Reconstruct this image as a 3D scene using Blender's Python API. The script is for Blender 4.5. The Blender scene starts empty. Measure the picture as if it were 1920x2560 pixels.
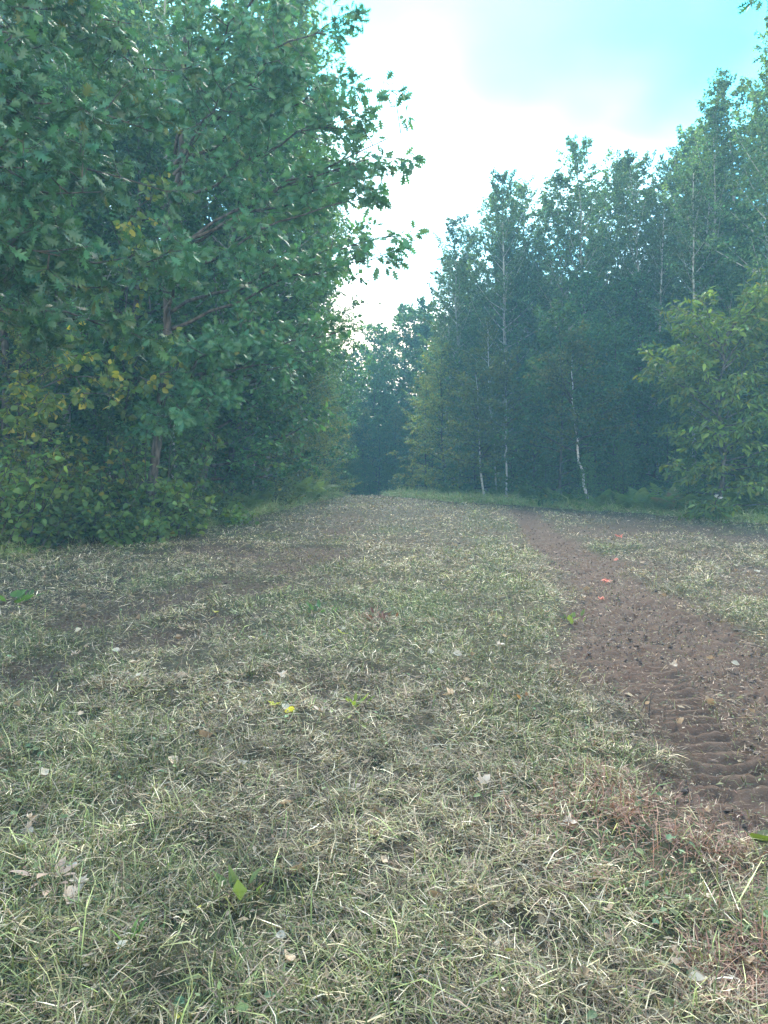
import bpy, math
import numpy as np
from mathutils import Matrix, Vector

SC = bpy.context.scene
COL = SC.collection
R = math.radians

# ------------------------------------------------------------------ camera
F = 1923.0                      # focal length in photograph pixels (1920 x 2560)
CAMZ = 1.70
cd = bpy.data.cameras.new('camera')
cam = bpy.data.objects.new('camera', cd)
COL.objects.link(cam)
cam.location = (0, 0, CAMZ)
cam.rotation_euler = (R(90), 0, 0)
cd.sensor_fit = 'VERTICAL'
cd.sensor_height = 36.0
cd.lens = 36.0 * F / 2560.0
cd.clip_start = 0.05
cd.clip_end = 600
SC.camera = cam

# ------------------------------------------------------------------ sky, sun, exposure
SUN_EL, SUN_AZ = R(40), R(1)     # azimuth clockwise from +Y
CLOUD_Z = 119.19
w = bpy.data.worlds.new('World')
SC.world = w
w.use_nodes = True
nt = w.node_tree
nt.nodes.clear()
def N(tree, typ, **kw):
    n = tree.nodes.new(typ)
    for k, v in kw.items():
        setattr(n, k, v)
    return n
L = nt.links.new
out = N(nt, 'ShaderNodeOutputWorld')
bg = N(nt, 'ShaderNodeBackground'); bg.inputs['Strength'].default_value = 0.09
sky = N(nt, 'ShaderNodeTexSky', sky_type='NISHITA')
sky.sun_disc = False
sky.sun_elevation = SUN_EL
sky.sun_rotation = SUN_AZ
sky.air_density = 1.0; sky.dust_density = 0.5; sky.ozone_density = 2.0
geo = N(nt, 'ShaderNodeTexCoord')
sep = N(nt, 'ShaderNodeSeparateXYZ'); L(geo.outputs['Generated'], sep.inputs[0])
zz = N(nt, 'ShaderNodeMath', operation='MAXIMUM'); L(sep.outputs['Z'], zz.inputs[0]); zz.inputs[1].default_value = 0.0
za = N(nt, 'ShaderNodeMath', operation='ADD'); L(zz.outputs[0], za.inputs[0]); za.inputs[1].default_value = 0.35
dx = N(nt, 'ShaderNodeMath', operation='DIVIDE'); L(sep.outputs['X'], dx.inputs[0]); L(za.outputs[0], dx.inputs[1])
dy = N(nt, 'ShaderNodeMath', operation='DIVIDE'); L(sep.outputs['Y'], dy.inputs[0]); L(za.outputs[0], dy.inputs[1])
cmb = N(nt, 'ShaderNodeCombineXYZ'); L(dx.outputs[0], cmb.inputs[0]); L(dy.outputs[0], cmb.inputs[1]); cmb.inputs[2].default_value = CLOUD_Z
cn = N(nt, 'ShaderNodeTexNoise'); L(cmb.outputs[0], cn.inputs['Vector'])
cn.inputs['Scale'].default_value = 1.5; cn.inputs['Detail'].default_value = 4.0; cn.inputs['Roughness'].default_value = 0.5
cr = N(nt, 'ShaderNodeMapRange'); L(cn.outputs['Fac'], cr.inputs['Value'])
cr.inputs['From Min'].default_value = 0.35; cr.inputs['From Max'].default_value = 0.77
cr.inputs['To Min'].default_value = 0.0; cr.inputs['To Max'].default_value = 0.95
hz = N(nt, 'ShaderNodeMapRange'); L(zz.outputs[0], hz.inputs['Value'])        # thicker cloud towards the horizon
hz.inputs['From Min'].default_value = 0.15; hz.inputs['From Max'].default_value = 0.58
hz.inputs['To Min'].default_value = 0.6; hz.inputs['To Max'].default_value = 0.0
cs = N(nt, 'ShaderNodeMath', operation='ADD', use_clamp=True); L(cr.outputs[0], cs.inputs[0]); L(hz.outputs[0], cs.inputs[1])
mix = N(nt, 'ShaderNodeMix', data_type='RGBA')
cp = N(nt, 'ShaderNodeMath', operation='POWER'); L(cs.outputs[0], cp.inputs[0]); cp.inputs[1].default_value = 2.6
L(cp.outputs[0], mix.inputs['Factor'])
skm = N(nt, 'ShaderNodeMix', data_type='RGBA', blend_type='MULTIPLY'); skm.inputs['Factor'].default_value = 1.0
L(sky.outputs[0], skm.inputs['A']); skm.inputs['B'].default_value = (0.14, 0.86, 0.95, 1)
L(skm.outputs['Result'], mix.inputs['A']); mix.inputs['B'].default_value = (10.6, 8.5, 6.9, 1)
L(mix.outputs['Result'], bg.inputs['Color'])
L(bg.outputs[0], out.inputs[0])

sd = bpy.data.lights.new('sun', 'SUN')
sun = bpy.data.objects.new('sun', sd); COL.objects.link(sun)
sd.energy = 1.5; sd.angle = R(35); sd.color = (1.0, 0.88, 0.72)
_sdir = Vector((math.sin(SUN_AZ) * math.cos(SUN_EL), math.cos(SUN_AZ) * math.cos(SUN_EL), math.sin(SUN_EL)))
sun.rotation_euler = _sdir.to_track_quat('Z', 'Y').to_euler()
sun.location = (0, 10, 40)

SC.view_settings.view_transform = 'Standard'
SC.view_settings.look = 'None'
SC.view_settings.gamma = 1
SC.view_settings.use_curve_mapping = False
SC.view_settings.exposure = 3.05
SC.render.engine = 'CYCLES'
cy = SC.cycles
cy.max_bounces = 6; cy.diffuse_bounces = 3; cy.glossy_bounces = 2; cy.transmission_bounces = 4
cy.volume_bounces = 1; cy.transparent_max_bounces = 4
cy.caustics_reflective = False; cy.caustics_refractive = False
cy.use_denoising = True
VEIL = 0.0029  # density of the volume that stands in for windshield glare

# ------------------------------------------------------------------ numeric helpers
rng = np.random.default_rng(7)
def _hash(ix, iy, s):
    h = (ix.astype(np.int64) * 374761393 + iy.astype(np.int64) * 668265263 + s * 1442695041) & 0xffffffff
    h = ((h ^ (h >> 13)) * 1274126177) & 0xffffffff
    return ((h ^ (h >> 16)) & 0xffff) / 65535.0
def vnoise(x, y, s=0):
    x = np.asarray(x, float); y = np.asarray(y, float)
    ix = np.floor(x); iy = np.floor(y)
    fx = x - ix; fy = y - iy
    fx = fx * fx * (3 - 2 * fx); fy = fy * fy * (3 - 2 * fy)
    a = _hash(ix, iy, s); b = _hash(ix + 1, iy, s); c = _hash(ix, iy + 1, s); d = _hash(ix + 1, iy + 1, s)
    return (a * (1 - fx) + b * fx) * (1 - fy) + (c * (1 - fx) + d * fx) * fy
def fbm(x, y, s=0, o=3):
    t = 0; a = 0.5; n = 0
    for k in range(o):
        t = t + a * vnoise(np.asarray(x) * 2 ** k + 17.3 * k, np.asarray(y) * 2 ** k - 9.1 * k, s + k); n += a; a *= 0.5
    return t / n
def sstep(a, b, x):
    t = np.clip((np.asarray(x, float) - a) / (b - a), 0, 1)
    return t * t * (3 - 2 * t)

def profile(y):
    y = np.asarray(y, float)
    u = np.clip(y - 20, 0, 20)
    return 0.08 * np.minimum(y, 20) + 0.08 * u - 0.07 * u * u / 40 + 0.004 * np.maximum(y - 40, 0)
_dt = np.linspace(1.0, 60, 6000)
_yt = 1280 - (profile(_dt) - CAMZ) / _dt * F
def gpt(px, py):
    """photograph pixel -> ground point (first hit going out)"""
    k = int(np.argmax(_yt <= py)) if (_yt <= py).any() else int(np.argmin(_yt))
    d = _dt[k]
    return (px - 960) / F * d, d
def poly(pts):
    return np.array([gpt(*p) for p in pts])
def seg_uv(pl, x, y):
    """distance along, signed distance across a polyline (positive = right of travel)"""
    best = np.full(np.shape(x), 1e9); bu = np.zeros(np.shape(x)); bv = np.zeros(np.shape(x))
    acc = 0
    for a, b in zip(pl[:-1], pl[1:]):
        dx_, dy_ = b - a; l = math.hypot(dx_, dy_)
        t = np.clip(((x - a[0]) * dx_ + (y - a[1]) * dy_) / (l * l), 0, 1)
        qx = x - a[0] - t * dx_; qy = y - a[1] - t * dy_
        dd = np.hypot(qx, qy)
        sg = np.sign(qx * dy_ - qy * dx_)
        m = dd < best
        best = np.where(m, dd, best); bu = np.where(m, acc + t * l, bu); bv = np.where(m, dd * sg, bv)
        acc += l
    return bu, bv

TRACK = poly([(1300, 1275), (1335, 1325), (1455, 1400), (1550, 1500), (1640, 1600), (1735, 1700), (1840, 1800), (1965, 1900), (2120, 2000), (2500, 2240)])
TRACK2 = poly([(870, 1290), (840, 1345), (690, 1440), (560, 1540), (300, 1640), (20, 1740), (-300, 1850)])
TRACK3 = poly([(1400, 1318), (1560, 1322), (1760, 1335), (2000, 1340)])
TRACK4 = poly([(350, 1388), (560, 1372), (760, 1412), (640, 1440), (420, 1500), (180, 1560)])
TREAD = poly([(1600, 1640), (1720, 1800), (1850, 1960)])
LEDGE = np.vstack([[(-9.5, 4), (-9.0, 9)], poly([(-60, 1390), (0, 1365), (250, 1350), (500, 1308), (700, 1262), (812, 1243)]), [(-3.6, 37), (-9, 47)]])
REDGE = np.vstack([[(13, 8), (12.2, 15)], poly([(1920, 1294), (1700, 1280), (1500, 1268), (1250, 1256)]), [(2.6, 31), (1.4, 37), (-3, 46)]])
def left_x(y):
    return np.interp(y, LEDGE[:, 1], LEDGE[:, 0])
def right_x(y):
    return np.interp(y, REDGE[:, 1], REDGE[:, 0])

def soil_mask(x, y):
    """1 = bare churned earth, 0 = grass"""
    v = -seg_uv(TRACK, x, y)[1]        # positive = right of the strip as seen from the near end
    wob = (fbm(x * 1.3, y * 1.3, 31) - 0.5) * 0.9 + (fbm(x * 5, y * 5, 33) - 0.5) * 0.35
    vv = np.where(v > 0, v * 0.8, v) / np.interp(y, [5, 8, 12, 19], [1.0, 0.95, 0.62, 0.4])
    a = (1 - sstep(0.52, 1.05, np.abs(vv) + wob * 0.85)) * (0.90 + 0.10 * sstep(0.30, 0.5, fbm(x * 2.2, y * 2.2, 37)))
    # mulch and churned earth right of the strip, out to the grass fringe
    mu = sstep(0.4, 0.9, v) * sstep(2.2, 3.6, right_x(y) - x + wob * 1.5) * sstep(0.30, 0.58, fbm(x * 1.3 + 3, y * 1.1, 35, 4)) * 0.66 * (y > 3.5)
    a = np.maximum(a, mu)
    _, v2 = seg_uv(TRACK2, x, y)
    b = (1 - sstep(0.1, 0.9, np.abs(v2) + wob * 1.3)) * 0.85 * sstep(0.36, 0.58, fbm(x * 1.8 + 9, y * 1.8, 39))
    p = sstep(0.55, 0.72, fbm(x * 0.9 + 4, y * 0.7, 51)) * 0.36
    _, v3 = seg_uv(TRACK3, x, y)
    b = np.maximum(b, (1 - sstep(0.2, 1.5, np.abs(v3) + wob * 1.5)) * 0.85 * sstep(0.34, 0.52, fbm(x * 1.5, y * 1.1, 43)))
    _, v4 = seg_uv(TRACK4, x, y)
    b = np.maximum(b, (1 - sstep(0.1, 0.7, np.abs(v4) + wob * 1.2)) * 0.8 * sstep(0.36, 0.52, fbm(x * 1.6, y * 1.6, 47)))
    return np.clip(np.maximum(np.maximum(a, b), p * (y > 4)), 0, 1)
def tread_win(x, y):
    u, v = seg_uv(TREAD, x, y)
    return u, v, (1 - sstep(0.19, 0.27, np.abs(v + 0.06 * (fbm(u * 2.5, v * 0, 18) - 0.5)))) * sstep(0.0, 0.15, u) * (1 - sstep(2.6, 3.0, u))
def green_mask(x, y):
    le = left_x(y); re_ = right_x(y)
    e = np.maximum(1 - sstep(0.3, 2.4, x - le), 1 - sstep(0.3, 3.0, re_ - x))
    v = -seg_uv(TRACK, x, y)[1]        # positive = right of the strip as seen from the near end
    verge = (v < 0) * (1 - sstep(0.1, 0.5, np.abs(v + 1.25 + (fbm(x, y, 77) - 0.5) * 0.6))) * 0.5 * (y > 2.5)
    n = sstep(0.50, 0.70, fbm(x * 0.75, y * 0.6, 91, 4)) * 0.6
    band = (1 - sstep(0.5, 2.2, np.abs(x + 0.02 * y))) * sstep(5, 7, y) * (1 - sstep(9, 14, y)) * 0.4
    return np.clip(np.maximum(np.maximum(e, verge), n) + band, 0, 1)
def red_mask(x, y):
    c = gpt(1640, 2080)
    a = np.exp(-(((x - c[0]) / 0.42) ** 2 + ((y - c[1]) / 0.50) ** 2))
    c = gpt(1880, 2440)
    b = np.exp(-(((x - c[0]) / 0.22) ** 2 + ((y - c[1]) / 0.2) ** 2))
    c = gpt(950, 1555)
    d = 0.7 * np.exp(-(((x - c[0]) / 0.16) ** 2 + ((y - c[1]) / 0.3) ** 2))
    return np.clip(np.maximum(np.maximum(a, b), d), 0, 1)
def G(x, y):
    """ground height without the fine relief"""
    x = np.asarray(x, float); y = np.asarray(y, float)
    return profile(y) + 0.16 * (fbm(x * 0.35, y * 0.35, 5) - 0.5) * sstep(3, 9, y) * (1 - 0.6 * sstep(18, 26, y)) + 0.05 * (fbm(x * 1.1, y * 1.1, 8) - 0.5)
def Gf(x, y):
    s = soil_mask(x, y)
    z = G(x, y) - 0.045 * s
    u, v, win = tread_win(x, y)
    z = z + (0.085 * (fbm(x * 6, y * 6, 12, 3) - 0.5) * (1 - 0.3 * s) + (0.035 + 0.035 * s) * (fbm(x * 22, y * 22, 15, 2) - 0.5) + 0.05 * s * (fbm(x * 9, y * 9, 16, 2) - 0.5)) * (1 - 0.6 * win)
    ph = (u + 0.22 * np.abs(v)) / 0.15 + (fbm(x * 3, y * 3, 19) - 0.5) * 0.35
    z = z + win * ((0.010 + 0.026 * fbm(x * 4 + 7, y * 4, 21)) * np.clip(np.sin(ph * 2 * math.pi) * 1.8, -1, 1) - 0.02)
    return z

# ------------------------------------------------------------------ mesh helpers
def mesh_tris(name, V, T, C=None, mat=None, smooth=False):
    me = bpy.data.meshes.new(name)
    V = np.ascontiguousarray(V, np.float32); T = np.ascontiguousarray(T, np.int32)
    me.vertices.add(len(V)); me.vertices.foreach_set('co', V.ravel())
    me.loops.add(T.size); me.loops.foreach_set('vertex_index', T.ravel())
    me.polygons.add(len(T)); me.polygons.foreach_set('loop_start', np.arange(0, T.size, 3, dtype=np.int32))
    me.polygons.foreach_set('use_smooth', np.full(len(T), smooth))
    if C is not None:
        a = me.attributes.new('Col', 'FLOAT_COLOR', 'POINT')
        c4 = np.ones((len(V), 4), np.float32); c4[:, :C.shape[1]] = C
        a.data.foreach_set('color', c4.ravel())
    if mat: me.materials.append(mat)
    me.update(calc_edges=True)
    return me
def link(name, data, parent=None, **props):
    o = bpy.data.objects.new(name, data); COL.objects.link(o)
    if parent: o.parent = parent
    for k, v in props.items(): o[k] = v
    return o
def empty(name, loc, label=None, cat=None, group=None, rz=0, sc=1):
    o = bpy.data.objects.new(name, None); COL.objects.link(o)
    o.location = loc; o.rotation_euler = (0, 0, rz); o.scale = (sc, sc, sc); o.empty_display_size = 0.3
    if label: o['label'] = label
    if cat: o['category'] = cat
    if group: o['group'] = group
    return o
def norm(a):
    return a / np.maximum(np.linalg.norm(a, axis=-1, keepdims=True), 1e-9)

# ------------------------------------------------------------------ materials
def new_mat(name):
    m = bpy.data.materials.new(name); m.use_nodes = True
    t = m.node_tree; t.nodes.clear()
    o = N(t, 'ShaderNodeOutputMaterial')
    return m, t, o
def leaf_material(name, rough=0.45, spec=0.5, trans=0.52, rnd=0.25, tcol=(1.25, 1.25, 0.55)):
    m, t, o = new_mat(name)
    at_ = N(t, 'ShaderNodeAttribute', attribute_name='Col')
    oi = N(t, 'ShaderNodeObjectInfo')
    mr = N(t, 'ShaderNodeMapRange'); t.links.new(oi.outputs['Random'], mr.inputs['Value'])
    mr.inputs['To Min'].default_value = 1 - rnd; mr.inputs['To Max'].default_value = 1 + rnd
    mm = N(t, 'ShaderNodeMix', data_type='RGBA', blend_type='MULTIPLY'); mm.inputs['Factor'].default_value = 1
    t.links.new(at_.outputs['Color'], mm.inputs['A']); t.links.new(mr.outputs[0], mm.inputs['B'])
    p = N(t, 'ShaderNodeBsdfPrincipled')
    p.inputs['Roughness'].default_value = rough; p.inputs['Specular IOR Level'].default_value = spec
    t.links.new(mm.outputs['Result'], p.inputs['Base Color'])
    tm = N(t, 'ShaderNodeMix', data_type='RGBA', blend_type='MULTIPLY'); tm.inputs['Factor'].default_value = 1
    t.links.new(mm.outputs['Result'], tm.inputs['A']); tm.inputs['B'].default_value = (*tcol, 1)
    tr = N(t, 'ShaderNodeBsdfTranslucent'); t.links.new(tm.outputs['Result'], tr.inputs['Color'])
    ms = N(t, 'ShaderNodeMixShader'); ms.inputs[0].default_value = trans
    t.links.new(p.outputs[0], ms.inputs[1]); t.links.new(tr.outputs[0], ms.inputs[2])
    t.links.new(ms.outputs[0], o.inputs['Surface'])
    return m
def bark_material(name, c1, c2, scale=(14, 14, 4), lo=0.42, hi=0.6, bump=0.4):
    m, t, o = new_mat(name)
    tc = N(t, 'ShaderNodeTexCoord')
    mp = N(t, 'ShaderNodeMapping'); mp.inputs['Scale'].default_value = scale
    t.links.new(tc.outputs['Object'], mp.inputs['Vector'])
    n = N(t, 'ShaderNodeTexNoise'); n.inputs['Scale'].default_value = 1.0; n.inputs['Detail'].default_value = 4
    t.links.new(mp.outputs[0], n.inputs['Vector'])
    r = N(t, 'ShaderNodeMapRange'); r.inputs['From Min'].default_value = lo; r.inputs['From Max'].default_value = hi
    t.links.new(n.outputs['Fac'], r.inputs['Value'])
    mx = N(t, 'ShaderNodeMix', data_type='RGBA'); t.links.new(r.outputs[0], mx.inputs['Factor'])
    mx.inputs['A'].default_value = (*c1, 1); mx.inputs['B'].default_value = (*c2, 1)
    p = N(t, 'ShaderNodeBsdfPrincipled'); p.inputs['Roughness'].default_value = 0.85; p.inputs['Specular IOR Level'].default_value = 0.2
    t.links.new(mx.outputs['Result'], p.inputs['Base Color'])
    b = N(t, 'ShaderNodeBump'); b.inputs['Strength'].default_value = bump; b.inputs['Distance'].default_value = 0.01
    t.links.new(n.outputs['Fac'], b.inputs['Height']); t.links.new(b.outputs[0], p.inputs['Normal'])
    t.links.new(p.outputs[0], o.inputs['Surface'])
    return m
M_LEAF = leaf_material('leaf_surface', rough=0.5, spec=0.35)
M_GLOSS = leaf_material('glossy_leaf_surface', rough=0.45, spec=0.45, trans=0.3, rnd=0.3)
M_GRASS = leaf_material('grass_blade_surface', rough=0.6, spec=0.3, trans=0.1, rnd=0.0, tcol=(1.1, 1.1, 0.8))
M_DRY = leaf_material('dry_leaf_surface', rough=0.7, spec=0.2, trans=0.15, rnd=0.25, tcol=(1.1, 1, 0.8))
M_BARK = bark_material('grey_brown_bark', (0.03, 0.027, 0.023), (0.10, 0.09, 0.08))
M_PALE = bark_material('pale_aspen_bark', (0.10, 0.10, 0.085), (0.36, 0.36, 0.31), (9, 9, 5), 0.36, 0.5)
M_WHITE = bark_material('white_birch_bark', (0.06, 0.055, 0.05), (0.62, 0.60, 0.56), (10, 10, 22), 0.33, 0.42, 0.2)

# ------------------------------------------------------------------ ground sheet
def build_ground():
    d = [-14, -9, -5, -2.5, -1, 0, 0.6]
    y = 1.0
    while y < 19:
        d.append(y); y *= 1.0065
    while y < 55:
        d.append(y); y *= 1.02
    while y < 118:
        d.append(y); y *= 1.08
    d.append(118.0)
    d = np.array(d)
    c = np.linspace(-0.74, 0.74, 310)
    c = np.concatenate([[0], c, [0]])
    X = np.maximum(d, 1.2)[:, None] * c[None, :]
    for k, mlt in ((0, -1), (-1, 1)):
        X[:, k] = mlt * 100
    # side columns between fine fan and the outer edge
    extra = []
    for f in (0.15, 0.4):
        extra.append(X[:, 1] * (1 - f) + X[:, 0] * f); extra.append(X[:, -2] * (1 - f) + X[:, -1] * f)
    X = np.concatenate([X[:, :1], extra[2][:, None], extra[0][:, None], X[:, 1:-1], extra[1][:, None], extra[3][:, None], X[:, -1:]], 1)
    Y = np.repeat(d[:, None], X.shape[1], 1)
    Z = Gf(X, Y)
    V = np.stack([X, Y, Z], -1).reshape(-1, 3)
    nr, nc = X.shape
    i = np.arange(nr - 1)[:, None] * nc + np.arange(nc - 1)[None, :]
    i = i.ravel()
    T = np.concatenate([np.stack([i, i + 1, i + nc + 1], 1), np.stack([i, i + nc + 1, i + nc], 1)])
    s = soil_mask(X, Y).ravel(); g = green_mask(X, Y).ravel()
    xr, yr = X.ravel(), Y.ravel()
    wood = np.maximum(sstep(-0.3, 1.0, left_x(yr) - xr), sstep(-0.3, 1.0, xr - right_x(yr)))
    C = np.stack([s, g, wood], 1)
    m, t, o = new_mat('churned_earth_and_thatch')
    a = N(t, 'ShaderNodeAttribute', attribute_name='Col')
    sp = N(t, 'ShaderNodeSeparateColor'); t.links.new(a.outputs['Color'], sp.inputs[0])
    tc = N(t, 'ShaderNodeTexCoord')
    n1 = N(t, 'ShaderNodeTexNoise'); n1.inputs['Scale'].default_value = 45; n1.inputs['Detail'].default_value = 5; n1.inputs['Roughness'].default_value = 0.7
    n2 = N(t, 'ShaderNodeTexNoise'); n2.inputs['Scale'].default_value = 3.5; n2.inputs['Detail'].default_value = 4
    for n in (n1, n2): t.links.new(tc.outputs['Object'], n.inputs['Vector'])
    def rgbmix(fac, A, B):
        q = N(t, 'ShaderNodeMix', data_type='RGBA')
        if hasattr(fac, 'is_linked'): t.links.new(fac, q.inputs['Factor'])
        for nm, v in (('A', A), ('B', B)):
            if isinstance(v, tuple): q.inputs[nm].default_value = (*v, 1)
            else: t.links.new(v, q.inputs[nm])
        return q.outputs['Result']
    soil = rgbmix(n2.outputs['Fac'], (0.055, 0.034, 0.025), (0.140, 0.086, 0.062))
    soil = rgbmix(n1.outputs['Fac'], soil, (0.090, 0.058, 0.043))
    that = rgbmix(n1.outputs['Fac'], (0.030, 0.025, 0.016), (0.105, 0.088, 0.055))
    gr = rgbmix(n1.outputs['Fac'], (0.025, 0.032, 0.013), (0.085, 0.10, 0.042))
    b = rgbmix(sp.outputs[1], that, gr)
    b = rgbmix(sp.outputs[0], b, soil)
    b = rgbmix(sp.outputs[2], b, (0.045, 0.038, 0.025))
    p = N(t, 'ShaderNodeBsdfPrincipled'); p.inputs['Roughness'].default_value = 0.95; p.inputs['Specular IOR Level'].default_value = 0.15
    t.links.new(b, p.inputs['Base Color'])
    bp = N(t, 'ShaderNodeBump'); bp.inputs['Strength'].default_value = 0.7; bp.inputs['Distance'].default_value = 0.02
    t.links.new(n1.outputs['Fac'], bp.inputs['Height']); t.links.new(bp.outputs[0], p.inputs['Normal'])
    t.links.new(p.outputs[0], o.inputs['Surface'])
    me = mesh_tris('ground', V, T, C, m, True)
    link('ground', me, kind='structure', label='rising clearing of mown grass and bare earth between the woods')
build_ground()

# ------------------------------------------------------------------ leaf shapes (unit length along +Y)
def tpl_oak():
    rows = [(0.018, 0.0, 0), (0.05, 0.20, .01), (0.085, 0.34, .015), (0.095, 0.52, .0), (0.08, 0.70, -.02), (0.05, 0.86, -.05)]
    tips = [(0.19, 0.20, -.03), (0.34, 0.50, -.05), (0.37, 0.74, -.07), (0.22, 0.93, -.08)]
    V = []; T = []
    for x, y, z in rows: V += [(-x, y, z), (x, y, z)]
    for k in range(5):
        a = 2 * k; T += [(a, a + 1, a + 3), (a, a + 3, a + 2)]
    V.append((0, 1.0, -.1)); T.append((10, 11, 12))
    for k, (x, y, z) in enumerate(tips):
        i = len(V); V += [(-x, y, z), (x, y, z)]
        a = 2 * (k + 1)
        T += [(a, a + 2, i), (a + 1, i + 1, a + 3)]
    return np.array(V), np.array(T)
def tpl_maple():
    o = [(0.0, 0.0, 0), (.13, .10, -.01), (.36, .04, -.05), (.30, .20, -.02), (.52, .42, -.09), (.30, .44, -.03), (.20, .50, 0), (.23, .74, -.04), (.0, 1.0, -.1)]
    V = [(0, .33, .03)] + o + [(-x, y, z) for x, y, z in o[-2:0:-1]]
    n = len(V) - 1
    return np.array(V), np.array([(0, 1 + k, 1 + (k + 1) % n) for k in range(n)])
def tpl_ovate(wd=0.31):
    o = [(0, 0, 0), (wd * .85, .18, .03), (wd, .42, .035), (wd * .62, .74, .0), (0, 1, -.09)]
    V = [(0, .18, -.03), (0, .45, -.04), (0, .74, -.05)] + o + [(-x, y, z) for x, y, z in o[-2:0:-1]]
    T = [(3, 4, 0), (0, 4, 5), (0, 5, 1), (1, 5, 6), (1, 6, 2), (2, 6, 7), (3, 0, 10), (0, 9, 10), (0, 1, 9), (1, 8, 9), (1, 2, 8), (2, 7, 8)]
    return np.array(V), np.array(T)
def tpl_small(wd=0.36):
    V = [(0, 0, 0), (wd, .42, .06), (0, 1, -.06), (-wd, .42, .06)]
    return np.array(V), np.array([(0, 1, 2), (0, 2, 3)])
TPL = dict(oak=tpl_oak(), maple=tpl_maple(), ovate=tpl_ovate(), long=tpl_ovate(0.21), small=tpl_small(), smalllong=tpl_small(0.24), broad=tpl_ovate(0.40))

# ------------------------------------------------------------------ plant growth
class Plant:
    def __init__(self, seed):
        self.r = np.random.default_rng(seed)
        self.tubes = []
        self.P = []; self.A = []; self.Nn = []; self.S = []
    def limb(self, start, d, length, r0, r1, n=6, up=0.0, wob=0.06):
        r = self.r
        pts = [np.array(start, float)]
        d = np.array(d, float); d /= np.linalg.norm(d)
        for k in range(n):
            d = d + r.normal(0, wob, 3) + np.array([0, 0, up / n])
            d /= np.linalg.norm(d)
            pts.append(pts[-1] + d * length / n)
        pts = np.array(pts)
        self.tubes.append((pts, np.linspace(r0, r1, n + 1)))
        return pts
    def leaves(self, pts, count, size, t0=0.1, t1=1.05, spread=0.5, droop=0.25, off=0.4, flat=0.7):
        r = self.r
        n = len(pts) - 1
        t = r.uniform(t0, min(t1, 0.999), count) * n
        i = t.astype(int); f = (t - i)[:, None]
        p = pts[i] * (1 - f) + pts[i + 1] * f
        dirv = norm(pts[i + 1] - pts[i])
        side = norm(np.cross(dirv, [0, 0, 1.0]) + 1e-4)
        sgn = r.choice([-1, 1], count)[:, None]
        a = norm(dirv * 0.55 + side * sgn * r.uniform(0.5, 1.0, (count, 1)) + r.normal(0, spread, (count, 3)) + np.array([0, 0, -droop]))
        nn = np.array([0, 0, flat]) + r.normal(0, 0.42, (count, 3))
        nn = norm(nn - a * (nn * a).sum(1, keepdims=True))
        s = size * r.uniform(0.65, 1.2, count)
        self.P.append(p + a * (s * off)[:, None] * r.uniform(0.2, 1, (count, 1))); self.A.append(a); self.Nn.append(nn); self.S.append(s)
    def done(self):
        self.P = np.concatenate(self.P); self.A = np.concatenate(self.A); self.Nn = np.concatenate(self.Nn); self.S = np.concatenate(self.S)
        return self
    def wood_mesh(self, name, mat, minr=0.0, sides=6, part=None):
        Vs, Ts = [], []; base = 0
        for pts, rad in (self.tubes if part is None else self.tubes[part]):
            if rad[0] < minr: continue
            k = sides if rad[0] > 0.03 else (5 if rad[0] > 0.012 else 3)
            n = len(pts)
            tg = norm(np.gradient(pts, axis=0))
            ref = np.array([1.0, 0, 0]) if abs(tg[0][0]) < 0.8 else np.array([0, 1.0, 0])
            u = norm(np.cross(tg, ref)); v = np.cross(tg, u)
            an = np.arange(k) / k * 2 * math.pi
            ring = pts[:, None, :] + rad[:, None, None] * (np.cos(an)[None, :, None] * u[:, None, :] + np.sin(an)[None, :, None] * v[:, None, :])
            Vs.append(ring.reshape(-1, 3))
            a = np.arange(n - 1)[:, None] * k + np.arange(k)[None, :]
            b = np.arange(n - 1)[:, None] * k + (np.arange(k)[None, :] + 1) % k
            a = a.ravel() + base; b = b.ravel() + base
            Ts.append(np.stack([a, b, b + k], 1)); Ts.append(np.stack([a, b + k, a + k], 1))
            base += n * k
        return mesh_tris(name, np.concatenate(Vs), np.concatenate(Ts), None, mat, True)
    def colours(self, base, var=0.25, yellow=0.0, ycol=(0.30, 0.24, 0.05), hue=0.15):
        n = len(self.P); r = self.r
        c = np.array(base)[None, :] * np.exp(r.normal(0, var, (n, 1)))
        c = c * np.exp(r.normal(0, 1, (n, 1)) * np.array([[hue, 0.02, -hue * 0.6]]))
        if yellow > 0:
            # autumn leaves sit together on the same twigs
            cl = vnoise(self.P[:, 0] * 2.3 + self.P[:, 1] * 1.7, self.P[:, 2] * 2.6 + self.P[:, 1], 3)
            m = r.random(n) < yellow * np.clip((cl - 0.35) * 3.2, 0.05, 1.8)
            k = r.uniform(0.3, 1, (n, 1))
            c = np.where(m[:, None], c * (1 - k) + np.array(ycol) * k, c)
        return c
    def leaf_mesh(self, name, kind, C, mat, sel=None):
        tv, tt = TPL[kind]
        P, A, Q, S = self.P, self.A, self.Nn, self.S
        if sel is not None: P, A, Q, S, C = P[sel], A[sel], Q[sel], S[sel], C[sel]
        B = np.cross(A, Q)
        bend = self.r.uniform(0.5, 2.2, len(P))
        V = P[:, None, :] + S[:, None, None] * (tv[None, :, 0, None] * B[:, None, :] + tv[None, :, 1, None] * A[:, None, :] + (tv[None, :, 2] * bend[:, None])[:, :, None] * Q[:, None, :])
        k = len(tv)
        T = (np.arange(len(P))[:, None, None] * k + tt[None]).reshape(-1, 3)
        return mesh_tris(name, V.reshape(-1, 3), T, np.repeat(C, k, 0), mat)

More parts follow.
